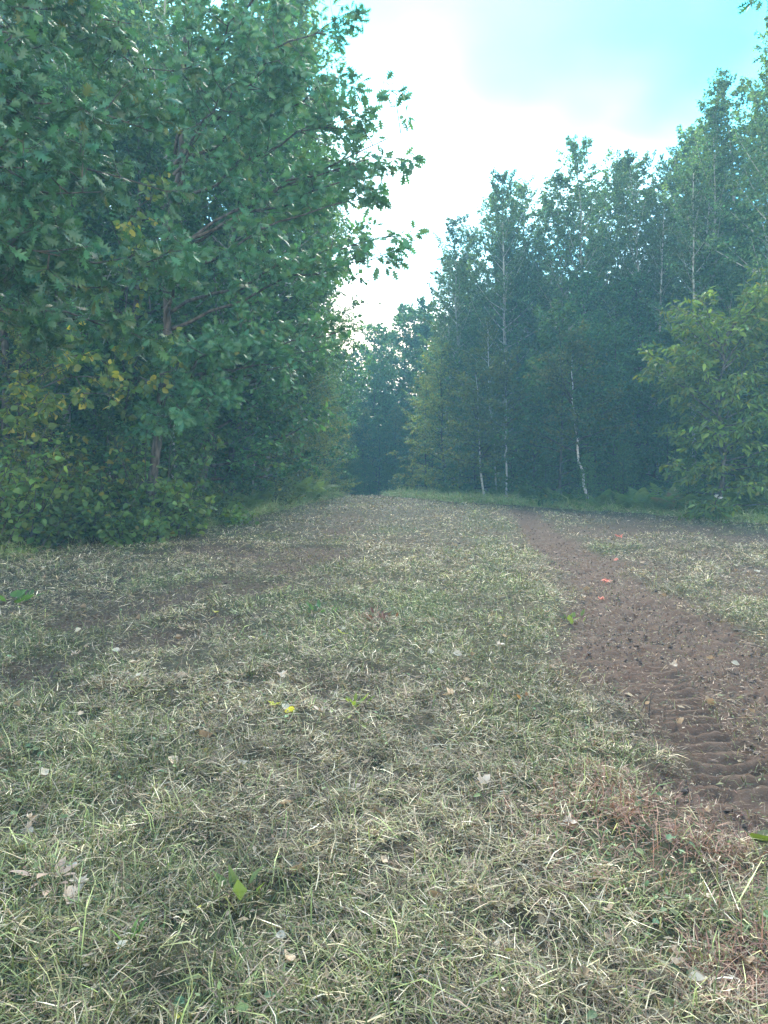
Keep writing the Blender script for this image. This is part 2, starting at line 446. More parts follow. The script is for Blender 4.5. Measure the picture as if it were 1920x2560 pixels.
def tree_plant(seed, H, r0, crown0, prof, nl, elev, twigs, lpt, lsize, lean=(0, 0), up=0.3, droop=0.25, tw_len=0.4, spread=0.5, twf=0.004, top=True, wob=0.05):
    """one tree: trunk, limbs all round it, twigs on the limbs, leaves on the twigs"""
    p = Plant(seed); r = p.r
    n = 10
    tp = [np.zeros(3)]
    d = np.array([lean[0], lean[1], 1.0])
    for k in range(n):
        q = d + r.normal(0, wob, 3) * np.array([1, 1, 0]); q = q / q[2]
        tp.append(tp[-1] + q * H / n)
    tp = np.array(tp)
    p.tubes.append((np.vstack([[tp[0] - [0, 0, 0.3]], tp]), np.concatenate([[r0 * 1.35], np.linspace(r0 * 1.05, r0 * 0.1, n + 1)])))
    az = r.uniform(0, 6.28)
    for k in range(nl):
        f = (k + r.uniform(0, 1)) / nl
        t = crown0 + (0.985 - crown0) * f
        i = min(int(t * n), n - 1); ff = t * n - i
        s = tp[i] * (1 - ff) + tp[i + 1] * ff
        az += 2.4 + r.normal(0, 0.35)
        e = np.interp(f, [0, 1], elev) + r.normal(0, 0.12)
        ln = max(prof(f) * r.uniform(0.7, 1.18), 0.25)
        dv = (math.cos(az) * math.cos(e), math.sin(az) * math.cos(e), math.sin(e))
        rad = max(r0 * (1 - t) * 0.5, 0.008)
        lp = p.limb(s, dv, ln, rad, 0.004, 6, up)
        p.leaves(lp, max(int(lpt * 0.6), 2), lsize, 0.45, 1.0, spread, droop)
        nt_ = max(int(twigs * (0.4 + 0.6 * ln / max(prof(0.4), 0.3))), 2)
        for q in range(nt_):
            tt = (0.18 + 0.8 * (q + r.uniform(0, 1)) / nt_) * 6
            i2 = min(int(tt), 5); g = tt - i2
            s2 = lp[i2] * (1 - g) + lp[i2 + 1] * g
            dl = lp[i2 + 1] - lp[i2]; dl /= np.linalg.norm(dl)
            sd_ = np.cross(dl, [0, 0, 1.0]); sd_ /= max(np.linalg.norm(sd_), 0.05)
            dv2 = dl * 0.6 + sd_ * (1 if q % 2 else -1) * r.uniform(0.4, 1.0) + np.array([0, 0, 1]) * r.normal(0.05, 0.35)
            l2 = max(ln * tw_len * r.uniform(0.5, 1.2) * (1.1 - 0.5 * tt / 6), 0.18)
            tw = p.limb(s2, dv2, l2, twf, 0.0015, 4, -droop * 0.6, 0.09)
            p.leaves(tw, max(int(lpt * r.uniform(0.6, 1.3)), 2), lsize, 0.05, 1.0, spread, droop)
    if top:
        p.leaves(tp[-4:], lpt * 3, lsize, 0.1, 1.0, spread, droop)
    return p.done()

GREEN = (0.055, 0.105, 0.038)
# prototypes of the trees that are copied: (wood mesh, crown mesh, height)
PROTO = {}
def proto(kind, p, H, barkm, leafkind, C, minr=0.006, leafm=None):
    PROTO.setdefault(kind, []).append((p.wood_mesh('trunk', barkm, minr), p.leaf_mesh('crown', leafkind, C, leafm or M_LEAF), H))
for s in range(5):     # slender aspens: narrow, feathery towards the top
    p = tree_plant(100 + s, 12.5, 0.085, 0.16, lambda f: 2.0 * (1 - f) ** 0.5 * (0.6 + 0.9 * min(f * 2.5, 1)) + 0.2, 62, (0.1, 1.05), 12, 31, 0.09, up=0.5, droop=0.3, spread=0.65, lean=(0.02 * (s - 2), 0.01))
    proto('aspen', p, 12.5, M_PALE, 'small', p.colours((0.078, 0.145, 0.070), 0.36))
for s in range(4):     # round-crowned maples
    p = tree_plant(200 + s, 11, 0.12, 0.08, lambda f: 2.7 * math.sin(math.pi * min(0.2 + 0.8 * f, 1)) ** 0.7 + 0.3, 48, (0.0, 0.9), 13, 23, 0.155, up=0.4, droop=0.3)
    proto('maple', p, 11, M_BARK, 'small', p.colours((0.060, 0.145, 0.056), 0.34))
for s in range(4):     # birches with thin white stems
    p = tree_plant(300 + s, 8, 0.05, 0.2, lambda f: 1.7 * (1 - f) ** 0.6 * min(0.4 + 2 * f, 1) + 0.2, 42, (0.1, 0.9), 9, 20, 0.085, up=0.2, droop=0.45, spread=0.6, lean=(-0.03, 0.0), wob=0.05)
    proto('birch', p, 8, M_WHITE, 'small', p.colours((0.090, 0.125, 0.045), 0.28, 0.10, (0.20, 0.18, 0.05)))
for s in range(4):     # bushy saplings of the wood's edge
    p = tree_plant(400 + s, 5, 0.04, 0.0, lambda f: 1.55 * (1 - f) ** 0.5 + 0.25, 42, (0.0, 0.9), 9, 17, 0.13, up=0.15, droop=0.3)
    proto('sapling', p, 5, M_BARK, 'smalllong', p.colours((0.066, 0.146, 0.055), 0.28, 0.05, (0.2, 0.18, 0.04)))
for s in range(3):     # olive-yellow hop hornbeams
    p = tree_plant(450 + s, 6.5, 0.05, 0.0, lambda f: 1.8 * (1 - f) ** 0.45 + 0.25, 46, (0.0, 0.85), 10, 19, 0.11, up=0.1, droop=0.4)
    proto('hornbeam', p, 6.5, M_BARK, 'smalllong', p.colours((0.135, 0.18, 0.06), 0.28, 0.2, (0.24, 0.19, 0.05)))

def put(kind, idx, x, y, H, label, cat='tree', group=None, name=None, rz=None, tilt=0.0):
    wd, cr_, h0 = PROTO[kind][idx % len(PROTO[kind])]
    nm = name or {'aspen': 'aspen_tree', 'maple': 'maple_tree', 'birch': 'birch_tree', 'sapling': 'sapling', 'hornbeam': 'hornbeam_tree'}[kind]
    sc_ = H / h0
    e = empty(nm, (x, y, float(G(x, y)) - 0.02), label, cat, group, rng.uniform(0, 6.28) if rz is None else rz, sc_)
    if tilt: e.rotation_euler.y = tilt
    link('trunk', wd, e)
    link('crown', cr_, e)
    return e
def at(px, d):
    return (px - 960) / F * d
def top_h(py, d, x):
    return CAMZ + (1280 - py) / F * d - float(G(x, d))

# ------------------------------------------------------------------ right-hand wood: the row of aspens against the sky
NTH = ['first', 'second', 'third', 'fourth', 'fifth', 'sixth', 'seventh', 'eighth', 'ninth', 'tenth', 'eleventh', 'twelfth', 'thirteenth', 'fourteenth', 'fifteenth', 'sixteenth', 'seventeenth', 'eighteenth', 'nineteenth', 'twentieth']
tops = [(1108, 640, 37), (1155, 548, 34), (1213, 490, 35), (1258, 428, 31), (1345, 450, 33), (1408, 430, 30), (1467, 358, 30), (1515, 415, 33), (1552, 425, 34), (1625, 395, 29),
        (1680, 400, 31), (1722, 368, 28), (1775, 310, 28), (1812, 270, 25), (1860, 215, 26), (1915, 120, 23), (1985, 60, 22)]
for k, (px, py, d) in enumerate(tops):
    x = at(px, d)
    put('aspen', k, x, d, top_h(py, d, x), f'tall slender aspen, {NTH[k]} from the sky gap in the row of tops on the right', 'tree', 'aspens topping the right-hand wood')
for k, (px, py, d) in enumerate([(1130, 660, 38), (1185, 590, 36), (1235, 560, 34), (1305, 530, 34), (1375, 510, 33), (1440, 490, 33), (1490, 480, 34), (1590, 460, 32), (1655, 440, 32), (1700, 430, 31), (1750, 420, 31), (1795, 400, 29), (1835, 350, 28), (1890, 300, 28), (1940, 200, 26)]):
    x = at(px, d)
    put('aspen', k + 2, x, d, top_h(py, d, x), f'aspen in the second rank, {NTH[k]} from the sky gap, filling between the taller tops', 'tree', 'second rank of aspens in the right-hand wood')
# pale bare-stemmed aspens that show in the wood
for k, (px, d, H) in enumerate([(1735, 24, 10.5), (1752, 25.5, 11), (1640, 27, 10.5)]):
    x = at(px, d)
    p = tree_plant(900 + k, H, 0.075, 0.62, lambda f: 1.2 * (1 - f) ** 0.7 + 0.2, 20, (0.5, 1.1), 7, 18, 0.085, up=0.4, lean=(0.02 if k else -0.01, 0), wob=0.03)
    e = empty('aspen_tree', (x, d, float(G(x, d))), ['pale bare-stemmed aspen, left stem of the pair above the yellow-green bush', 'pale bare-stemmed aspen, right stem of the pair above the yellow-green bush', 'pale grey aspen stem with dead side branches left of the pale pair'][k], 'tree', 'pale bare-stemmed aspens')
    dead = p
    for q in range(7):
        t = p.r.uniform(0.3, 0.6); s_ = np.array([0.02 * t * H * (1 if k else -1), 0, t * H]); az = p.r.choice([3.14, 0.0, -0.6, 3.6]) + p.r.normal(0, 0.3)
        p.limb(s_, (math.cos(az), math.sin(az), p.r.uniform(-0.1, 0.5)), p.r.uniform(0.7, 1.7), 0.014, 0.004, 6, -0.1, 0.14)
    link('trunk', p.wood_mesh('trunk', M_PALE, 0.006), e)
    link('crown', p.leaf_mesh('crown', 'small', p.colours((0.06, 0.105, 0.045)), M_LEAF), e)

# ------------------------------------------------------------------ white birches in front of the right-hand wood
def custom_tree(name, seed, x, y, label, barkm, pts, r0, build, leafkind, base, yellow=0.0, ycol=(0.3, 0.24, 0.05), cat='tree', group=None, leafm=None, minr=0.0, wobble=0.03):
    """a tree whose trunk follows given local points"""
    p = Plant(seed)
    pts = np.array(pts, float)
    tt = np.linspace(0, len(pts) - 1, 14)
    tr = np.stack([np.interp(tt, np.arange(len(pts)), pts[:, k]) for k in range(3)], 1)
    tr[1:, :2] += p.r.normal(0, wobble, (13, 2))
    p.tubes.append((np.vstack([[tr[0] - [0, 0, 0.3]], tr]), np.concatenate([[r0 * 1.3], np.linspace(r0, r0 * 0.12, 14)])))
    build(p, tr); p.done()
    e = empty(name, (x, y, float(G(x, y))), label, cat, group)
    link('trunk', p.wood_mesh('trunk', barkm, minr, part=slice(0, 1)), e)
    link('branches', p.wood_mesh('branches', M_BARK, minr, part=slice(1, None)), e)
    C = p.colours(base, 0.25, yellow, ycol)
    return e, p, C
def crown_on(tr, p, t0, t1, nl, length, elev, twigs, lpt, lsize, up=0.2, droop=0.3, azc=None, azs=3.2, tw=0.45):
    n = len(tr) - 1
    for k in range(nl):
        f = (k + p.r.uniform()) / nl
        t = (t0 + (t1 - t0) * f) * n
        i = min(int(t), n - 1); s = tr[i] * (1 - (t - i)) + tr[i + 1] * (t - i)
        az = (azc if azc is not None else 0) + p.r.uniform(-azs, azs)
        e = np.interp(f, [0, 1], elev) + p.r.normal(0, 0.15)
        ln = length(f) * p.r.uniform(0.7, 1.2)
        lp = p.limb(s, (math.cos(az) * math.cos(e), math.sin(az) * math.cos(e), math.sin(e)), ln, 0.012 + 0.008 * ln, 0.004, 7, up, 0.07)
        p.leaves(lp, lpt, lsize, 0.4, 1.0, 0.5, droop)
        for q in range(twigs):
            tq = (0.15 + 0.85 * (q + p.r.uniform()) / twigs) * 7
            i2 = min(int(tq), 6); s2 = lp[i2] + (lp[i2 + 1] - lp[i2]) * (tq - i2)
            dl = norm(lp[i2 + 1] - lp[i2])
            sd_ = np.cross(dl, [0, 0, 1.0]); sd_ /= max(np.linalg.norm(sd_), 0.05)
            dv = dl * 0.6 + sd_ * (1 if q % 2 else -1) * p.r.uniform(0.4, 1) + np.array([0, 0, p.r.normal(0.0, 0.3)])
            t2 = p.limb(s2, dv, max(ln * tw * p.r.uniform(0.5, 1.2) * (1.15 - 0.6 * tq / 7), 0.15), 0.005, 0.0015, 4, -droop * 0.5, 0.1)
            p.leaves(t2, max(int(lpt * p.r.uniform(0.6, 1.3)), 2), lsize, 0.05, 1.0, 0.5, droop)
for k, (px, pbase, d, pth, H, lab) in enumerate([
        (1470, 1245, 24, [(0, 0, 0), (-0.22, 0, 1.1), (-0.34, 0.1, 2.3), (-0.42, 0.1, 3.6), (-0.5, 0.1, 5.2)], 5.2, 'white birch with a long curved stem standing alone before dark saplings on the right'),
        (1270, 1230, 27, [(0, 0, 0), (-0.10, 0, 1.4), (-0.08, 0, 2.6), (-0.12, 0, 5.0)], 5.0, 'straight thin white birch between the curved one and the leaning one'),
        (1212, 1225, 28, [(0, 0, 0), (-0.14, 0, 1.0), (-0.2, 0, 2.0), (-0.3, 0, 4.6)], 4.6, 'short leaning white birch nearest the sky gap')]):
    x = at(px, d)
    e, p, C = custom_tree('birch_tree', 500 + k, x, d, lab, M_WHITE, pth, 0.05 if k != 1 else 0.042,
        lambda p, tr: crown_on(tr, p, 0.36, 1.0, 34, lambda f: 1.6 * (1 - f) ** 0.5 + 0.3, (0.1, 0.9), 10, 20, 0.095, 0.1, 0.45), 'small', (0.088, 0.125, 0.045), 0.15, (0.2, 0.17, 0.05), group='white birches at the edge of the right-hand wood')
    link('crown', p.leaf_mesh('crown', 'small', C, M_LEAF), e)

# ------------------------------------------------------------------ leaf parts for the near plants
LEAFMESH = {}
def leaf_variants(kind, cols, mat, key):
    k = (kind, key)
    if k not in LEAFMESH:
        lst = []
        tv, tt = TPL[kind]
        rr = np.random.default_rng(abs(hash(key)) % 999 if False else len(LEAFMESH) + 5)
        pick = cols[rr.integers(0, len(cols), 14)]
        for c in pick:
            v = tv.copy(); v[:, 2] *= rr.uniform(0.5, 2.4); v[:, 0] *= rr.uniform(0.9, 1.1)
            lst.append(mesh_tris('leaf', v, tt, np.repeat(c[None], len(v), 0), mat))
        LEAFMESH[k] = lst
    return LEAFMESH[k]
def in_frame(Pw, m=40):
    d = np.maximum(Pw[:, 1], 0.1)
    px = 960 + Pw[:, 0] / d * F; py = 1280 - (Pw[:, 2] - CAMZ) / d * F
    return (Pw[:, 1] > 1) & (px > -m) & (px < 1920 + m) & (py > -m) & (py < 2560 + m), px, py
def leaves_as_parts(e, p, C, kind, mat, key, nmax=280):
    """the leaves that show largest become parts of their own, the rest one crown"""
    loc = np.array(e.location)
    Pw = p.P + loc
    ok, px, py = in_frame(Pw)
    # keep the frontmost leaf of each small image cell: those are the ones seen singly
    cell = 14
    keyc = (np.floor(px / cell) * 1000 + np.floor(py / cell)).astype(np.int64)
    cand = np.where(ok)[0]
    cand = cand[np.argsort(Pw[cand, 1])]
    _, first = np.unique(keyc[cand], return_index=True)
    cand = cand[np.sort(first)]
    sel = cand[:nmax]
    ms = leaf_variants(kind, C, mat, key)
    for i in sel:
        A = p.A[i]; Q = p.Nn[i]; B = np.cross(A, Q); s = p.S[i]
        o = bpy.data.objects.new('leaf', ms[int(p.r.integers(0, len(ms)))]); COL.objects.link(o); o.parent = e
        o.matrix_local = Matrix(((B[0] * s, A[0] * s, Q[0] * s, p.P[i, 0]), (B[1] * s, A[1] * s, Q[1] * s, p.P[i, 1]), (B[2] * s, A[2] * s, Q[2] * s, p.P[i, 2]), (0, 0, 0, 1)))
    rest = np.ones(len(p.P), bool); rest[sel] = False
    if rest.any():
        link('crown', p.leaf_mesh('crown', kind, C, mat, rest), e, kind='stuff')

# ------------------------------------------------------------------ right: yellow-green drooping-leaved tree
for px, d, H, lab in [(1800, 19.5, 4.7, 'bushy yellow-green tree with drooping leaves at the right edge of the clearing'), (1930, 20.6, 5.6, 'drooping-leaved tree cut by the right frame edge behind the yellow-green one')]:
    x = at(px, d)
    e, p, C = custom_tree('ironwood_tree', 610 + int(d), x, d, lab, M_BARK, [(0, 0, 0), (0.1, 0, H * 0.32), (-0.05, 0, H * 0.66), (0.15, 0, H)], 0.07,
        lambda p, tr: crown_on(tr, p, 0.03, 1.0, 58, lambda f: 1.9 * math.sin(math.pi * (0.22 + 0.68 * f)) ** 0.5 + 0.2, (-0.1, 0.9), 9, 14, 0.18, 0.15, 0.55), 'long', (0.125, 0.205, 0.05), 0.08, (0.28, 0.26, 0.06))
    leaves_as_parts(e, p, C, 'long', M_LEAF, 'ironwood', 280 if d < 20 else 60)


# ------------------------------------------------------------------ right: saplings along the edge of the wood
edge_r = [('sapling', 1400, 25, 6.2, 'broad mid-green sapling just behind the curved white birch'), ('sapling', 1545, 25.5, 5.8, 'leafy sapling right of the curved white birch'),
          ('hornbeam', 1110, 33, 6.5, 'olive-yellow tree at the end of the right-hand wood beside the gap'), ('hornbeam', 1190, 31, 6.0, 'olive tree behind the leaning white birch'),
          ('sapling', 1330, 28, 5.0, 'green sapling between the straight and the curved white birches'), ('birch', 1240, 30, 7.0, 'dull green birch behind the two thin white stems'),
          ('sapling', 1470, 22.6, 1.6, 'small bush at the foot of the curved white birch'), ('sapling', 1560, 22.3, 1.9, 'low bush left of the dark opening in the right-hand wood'),
          ('sapling', 1360, 24.8, 1.7, 'low bush left of the foot of the curved birch'), ('hornbeam', 1065, 36, 5.6, 'small olive tree closest to the far end of the clearing'),
          ('maple', 1480, 29, 8.4, 'bright green maple rising behind the curved white birch'), ('maple', 1290, 32, 9.0, 'green maple below the third and fourth aspen tops'),
          ('maple', 1860, 24, 9.2, 'dark maple rising behind the yellow-green tree'), ('maple', 1590, 27.5, 8.0, 'dark maple above the dark opening in the wood'),
          ('sapling', 1905, 19.8, 2.6, 'low sapling under the yellow-green tree at the frame edge'), ('sapling', 1720, 20.5, 1.5, 'low bush at the left foot of the yellow-green tree'),
          ('sapling', 1280, 27.5, 2.2, 'low bush at the foot of the straight white birch'), ('sapling', 1150, 30.5, 2.6, 'low dark bush left of the leaning white birch')]
for k, (kd, px, d, H, lab) in enumerate(edge_r):
    put(kd, k, at(px, d), d, H, lab, 'tree' if H > 3 else 'bush', name=None if H > 3 else 'low_bush')

# ------------------------------------------------------------------ far end of the clearing
far = [('maple', 865, 50, 9.5, 'far round-topped maple just right of the left-hand wood'), ('maple', 945, 50, 11.3, 'far maple in the middle of the gap'), ('maple', 1005, 49, 12.2, 'far tall maple where the gap meets the right-hand wood'),
       ('maple', 900, 56, 11.0, 'farthest maple behind the middle of the gap'), ('maple', 1060, 47, 12.0, 'far maple behind the first aspen of the right row'), ('sapling', 965, 43, 4.0, 'sapling at the far end of the clearing'),
       ('sapling', 905, 44, 3.6, 'small sapling left of the middle at the far end'), ('sapling', 850, 43, 4.2, 'sapling by the end of the left-hand wood'), ('maple', 820, 52, 9.0, 'far maple half hidden behind the left-hand wood'),
       ('sapling', 1020, 42, 3.4, 'sapling right of the middle at the far end'), ('maple', 985, 58, 12.6, 'farthest maple behind the tall far one'), ('hornbeam', 880, 47, 6.2, 'olive tree at the far end of the clearing'), ('sapling', 940, 47, 5.5, 'taller sapling in the dark far corner')]
for k, (kd, px, d, H, lab) in enumerate(far):
    put(kd, k + 1, at(px, d), d, H, lab)

# ------------------------------------------------------------------ woods behind the edges
def scatter(n, cond, xr, yr, mind, seed):
    r = np.random.default_rng(seed); pts = []
    for _ in range(6000):
        if len(pts) >= n: break
        q = (r.uniform(*xr), r.uniform(*yr))
        if cond(*q) and all((q[0] - a) ** 2 + (q[1] - b) ** 2 > mind * mind for a, b in pts): pts.append(q)
    return pts
for k, (x, y) in enumerate(scatter(110, lambda x, y: x > right_x(y) + 3.0 and abs(x) < y * 0.66 + 3 and y > 22, (2, 32), (22, 58), 2.0, 11)):
    kd = ['aspen', 'maple', 'aspen', 'maple', 'sapling'][k % 5]
    Hm = (0.42 + 0.0 * y) * y * 0.9 + CAMZ - float(G(x, y))
    H = rng.uniform(0.78, 0.97) * min(Hm, 14.5) * (0.4 if kd == 'sapling' else 1) * (0.85 if kd == 'maple' else 1)
    put(kd, k, x, y, max(H, 3), {'aspen': 'aspen standing back among the trees of the right-hand wood', 'maple': 'maple standing back among the trees of the right-hand wood', 'sapling': 'sapling in the shade inside the right-hand wood'}[kd], 'tree', 'trees inside the right-hand wood')
for k, (x, y) in enumerate(scatter(85, lambda x, y: x < left_x(y) - 2.6 and abs(x) < y * 0.68 + 4 and y > 15, (-34, -4), (15, 58), 2.1, 12)):
    kd = ['maple', 'aspen', 'maple', 'sapling', 'aspen'][k % 5]
    H = rng.uniform(11, 14.5) * (0.4 if kd == 'sapling' else 1) * (0.9 if kd == 'maple' else 1)
    put(kd, k, x, y, H, {'aspen': 'aspen standing back among the trees of the left-hand wood', 'maple': 'maple standing back among the trees of the left-hand wood', 'sapling': 'sapling in the shade inside the left-hand wood'}[kd], 'tree', 'trees inside the left-hand wood')
for k, (x, y) in enumerate(scatter(36, lambda x, y: left_x(min(y, 47)) - 22 < x < 22, (-26, 24), (60, 84), 4.0, 13)):
    put('maple', k, x, y, rng.uniform(9.5, 12), 'distant maple beyond the far end of the clearing', 'tree', 'distant trees beyond the clearing')

# undergrowth inside the woods: saplings that close the view between the trunks
for k, (x, y) in enumerate(scatter(75, lambda x, y: 2.4 < x - right_x(y) < 13 and x < y * 0.56 + 2, (1, 30), (19, 50), 1.25, 21)):
    dep = x - right_x(y)
    put('hornbeam' if k % 6 == 0 else 'sapling', k, x, y, rng.uniform(2.0, 4.6) + min(dep, 3) * 0.5, 'leafy sapling in the undergrowth of the right-hand wood', 'tree', 'undergrowth saplings of the right-hand wood')
for k, (x, y) in enumerate(scatter(80, lambda x, y: 1.6 < left_x(y) - x < 14 and abs(x) < y * 0.58 + 2, (-30, -3), (14, 48), 1.25, 22)):
    put('hornbeam' if k % 6 == 0 else 'sapling', k, x, y, rng.uniform(2.2, 4.6), 'leafy sapling in the undergrowth of the left-hand wood', 'tree', 'undergrowth saplings of the left-hand wood')
for k, (x, y) in enumerate(scatter(90, lambda x, y: True, (-16, 14), (47, 70), 1.5, 23)):
    put('sapling', k, x, y, rng.uniform(4, 6.5), 'sapling in the shade beyond the far end of the clearing', 'tree', 'undergrowth beyond the clearing')

# ------------------------------------------------------------------ left-hand wood: edge trees
edge_l = [('aspen', 575, 22.0, 17.0, 'tall aspen whose leaves edge the sky at the top of the left-hand wood', 8), ('aspen', 665, 26, 15.5, 'tall feathery aspen behind the overhanging oak branches', 6),
          ('aspen', 740, 31, 13.2, 'aspen at the far end of the left-hand wood', 4), ('aspen', 600, 24.5, 16.5, 'tall aspen behind the crown of the overhanging oak', 4),
          ('maple', 640, 26.5, 11.5, 'maple in the middle of the left-hand edge', 3), ('maple', 770, 34, 9.6, 'maple at the far corner of the left-hand wood', 3),
          ('hornbeam', 655, 25.0, 6.0, 'olive-yellow tree in the left-hand edge, nearer of three', 6), ('hornbeam', 715, 28, 5.8, 'olive-yellow tree in the left-hand edge, middle of three', 6), ('hornbeam', 768, 32, 5.4, 'olive-yellow tree in the left-hand edge, farthest of three', 4),
          ('aspen', 480, 20.5, 16, 'tall aspen with a pale stem behind the oak at the left', 4), ('aspen', 380, 19.5, 15.5, 'tall aspen deep behind the big-leaved oak', 3), ('maple', 500, 20, 10.5, 'dark maple under the overhanging oak', 6),
          ('sapling', 590, 22.2, 4.6, 'green sapling under the olive trees of the left edge', 4), ('maple', 300, 17.6, 10, 'dark maple behind the yellowing birch', 3), ('maple', 120, 17, 10, 'dark maple deep at the far left', 2),
          ('sapling', 440, 18.8, 4.2, 'shaded sapling behind the ferns of the left edge', 0), ('aspen', 180, 18, 14.5, 'tall aspen behind the left oak crown', 0),
          ('sapling', 540, 21, 3.8, 'shaded sapling left of the olive trees', 0), ('maple', 790, 40, 8.6, 'low maple beyond the corner of the left-hand wood', 0), ('maple', 10, 16, 9.5, 'dark maple at the left frame edge behind the tall bush', 0),
          ('sapling', 250, 15.9, 3.4, 'leafy sapling behind the left bushes under the near oak', 5), ('sapling', 345, 16.0, 3.6, 'leafy sapling hiding the trunk of the overhanging oak', 5), ('sapling', 410, 17.3, 3.8, 'leafy sapling right of the overhanging oak trunk', 5), ('hornbeam', 610, 22.2, 3.9, 'small olive tree in front of the left-hand edge, first of four', 6),
          ('hornbeam', 682, 25.2, 4.4, 'small olive tree in front of the left-hand edge, second of four', 6), ('hornbeam', 742, 28.6, 4.6, 'small olive tree in front of the left-hand edge, third of four', 6), ('hornbeam', 800, 32.6, 4.6, 'small olive tree in front of the left-hand edge, last of four', 5),
          ('sapling', 865, 39.5, 2.3, 'low sapling at the bend where the clearing leaves sight', 0), ('sapling', 888, 41, 2.2, 'low sapling right of the one at the bend', 0), ('sapling', 842, 38.5, 2.4, 'low sapling left of the one at the bend', 0), ('hornbeam', 858, 41.5, 4.4, 'pale olive tree at the bend of the clearing, nearest the left-hand wood', 0), ('hornbeam', 905, 44, 5.0, 'pale olive tree closing the gap, second from the left-hand wood', 0), ('sapling', 948, 42.5, 4.4, 'light green sapling closing the middle of the gap', 0), ('hornbeam', 990, 44, 5.2, 'pale olive tree closing the gap on its right side', 0),
          ('sapling', 1030, 41, 4.2, 'light green sapling at the right side of the gap', 0), ('maple', 930, 46, 8.2, 'mid-green maple rising behind the pale trees that close the gap', 0), ('maple', 880, 45, 7.2, 'mid-green maple at the left of the gap behind the pale trees', 0), ('sapling', 925, 40.5, 1.6, 'low pale shrub on the crest in the gap', 0), ('sapling', 965, 40.5, 1.5, 'low pale shrub on the crest right of the other one', 0), ('sapling', 1010, 39.5, 1.6, 'low pale shrub on the crest near the right-hand wood', 0), ('sapling', 912, 42, 2.0, 'small bush in the gap at the far end', 0),
          ('maple', 150, 22, 15, 'tall maple high behind the near oak', 0), ('aspen', 265, 24, 16.5, 'tall aspen high behind the yellowing birch', 0), ('maple', 50, 20, 14, 'tall maple at the far left behind the near oak', 0), ('maple', 370, 23.5, 15.5, 'tall maple high behind the overhanging oak trunk', 0),
          ('maple', 560, 21.6, 13, 'round-crowned maple rising above the middle of the left edge', 5), ('aspen', 710, 28.5, 14.2, 'feathery aspen second from the far end of the left-hand wood', 5)]
for k, (kd, px, d, H, lab, tl) in enumerate(edge_l):
    put(kd, k, at(px, d), d, H, lab, tilt=R(tl), rz=0.0)
# thin bare stems in front of the dark interior
stems = [(262, 1180, 16.5, [(0, 0, 0), (0.12, 0, 1.2), (0.1, 0, 2.4), (0.3, 0, 4.4)], 0.024, 'thin pale crooked stem above the left bushes'), (368, 1180, 17, [(0, 0, 0), (0.15, 0, 1.4), (0.35, 0, 2.9), (0.4, 0, 4.6)], 0.04, 'grey leaning stem behind the near bushes'),
         (428, 1170, 17.5, [(0, 0, 0), (0.02, 0, 1.6), (0.12, 0, 3.2), (0.2, 0, 5)], 0.045, 'upright grey stem right of the leaning one'), (630, 1170, 22, [(0, 0, 0), (0.06, 0, 1.6), (0.2, 0, 3.2), (0.3, 0, 5)], 0.04, 'slim stem among the olive trees'),
         (232, 1180, 17.5, [(0, 0, 0), (0.02, 0, 1.6), (0.1, 0, 3.2), (0.12, 0, 5)], 0.06, 'dark stem behind the thin crooked one')]
for k, (px, _, d, pth, r0, lab) in enumerate(stems):
    e, p, C = custom_tree('young_tree', 700 + k, at(px, d), d, lab, M_BARK if k == 4 else M_PALE, pth, r0,
        lambda p, tr: crown_on(tr, p, 0.62, 1.0, 10, lambda f: 0.9 * (1 - f) + 0.4, (0.2, 0.8), 5, 8, 0.11, 0.2, 0.3), 'small', GREEN)
    link('crown', p.leaf_mesh('crown', 'small', C, M_LEAF), e)

# ------------------------------------------------------------------ left: the two oaks
OAKC = (0.046, 0.128, 0.058)
def limb_to(p, a, b, r0, r1, sag=0.0, wob=0.05, n=9):
    a = np.array(a, float); b = np.array(b, float)
    t = np.linspace(0, 1, n)[:, None]
    pts = a * (1 - t) + b * t
    pts[:, 2] += sag * np.sin(t[:, 0] * math.pi)
    pts[1:-1] += p.r.normal(0, wob, (n - 2, 3))
    p.tubes.append((pts, np.linspace(r0, r1, n)))
    return pts
def dress(p, lp, nb, ln, ntw, lpt, size, droop=0.25, t0=0.25, up=0.1):
    """side branches, twigs and leaves on a limb"""
    n = len(lp) - 1
    for k in range(nb):
        t = (t0 + (1 - t0) * (k + p.r.uniform()) / nb) * n
        i = min(int(t), n - 1); s = lp[i] + (lp[i + 1] - lp[i]) * (t - i)
        dl = norm(lp[i + 1] - lp[i])
        rd = norm(p.r.normal(0, 1, 3) * np.array([1, 1, 0.6]))
        flat = 0.12; bp = p.limb(s, dl * 0.7 + rd, ln * p.r.uniform(0.6, 1.2) * (1.15 - 0.45 * t / n), 0.012, 0.004, 6, up, 0.08)
        p.leaves(bp, lpt, size, 0.35, 1.0, 0.5, droop, flat=flat)
        for q in range(ntw):
            tq = (0.2 + 0.8 * (q + p.r.uniform()) / ntw) * 6
            i2 = min(int(tq), 5); s2 = bp[i2] + (bp[i2 + 1] - bp[i2]) * (tq - i2)
            d2 = norm(bp[i2 + 1] - bp[i2]); rd = norm(p.r.normal(0, 1, 3) * np.array([1, 1, 0.5]))
            tw = p.limb(s2, d2 * 0.6 + rd, ln * 0.38 * p.r.uniform(0.5, 1.2), 0.005, 0.002, 4, 0.1, 0.1)
            p.leaves(tw, max(int(lpt * p.r.uniform(0.6, 1.3)), 2), size, 0.25, 1.0, 0.55, droop, flat=flat)

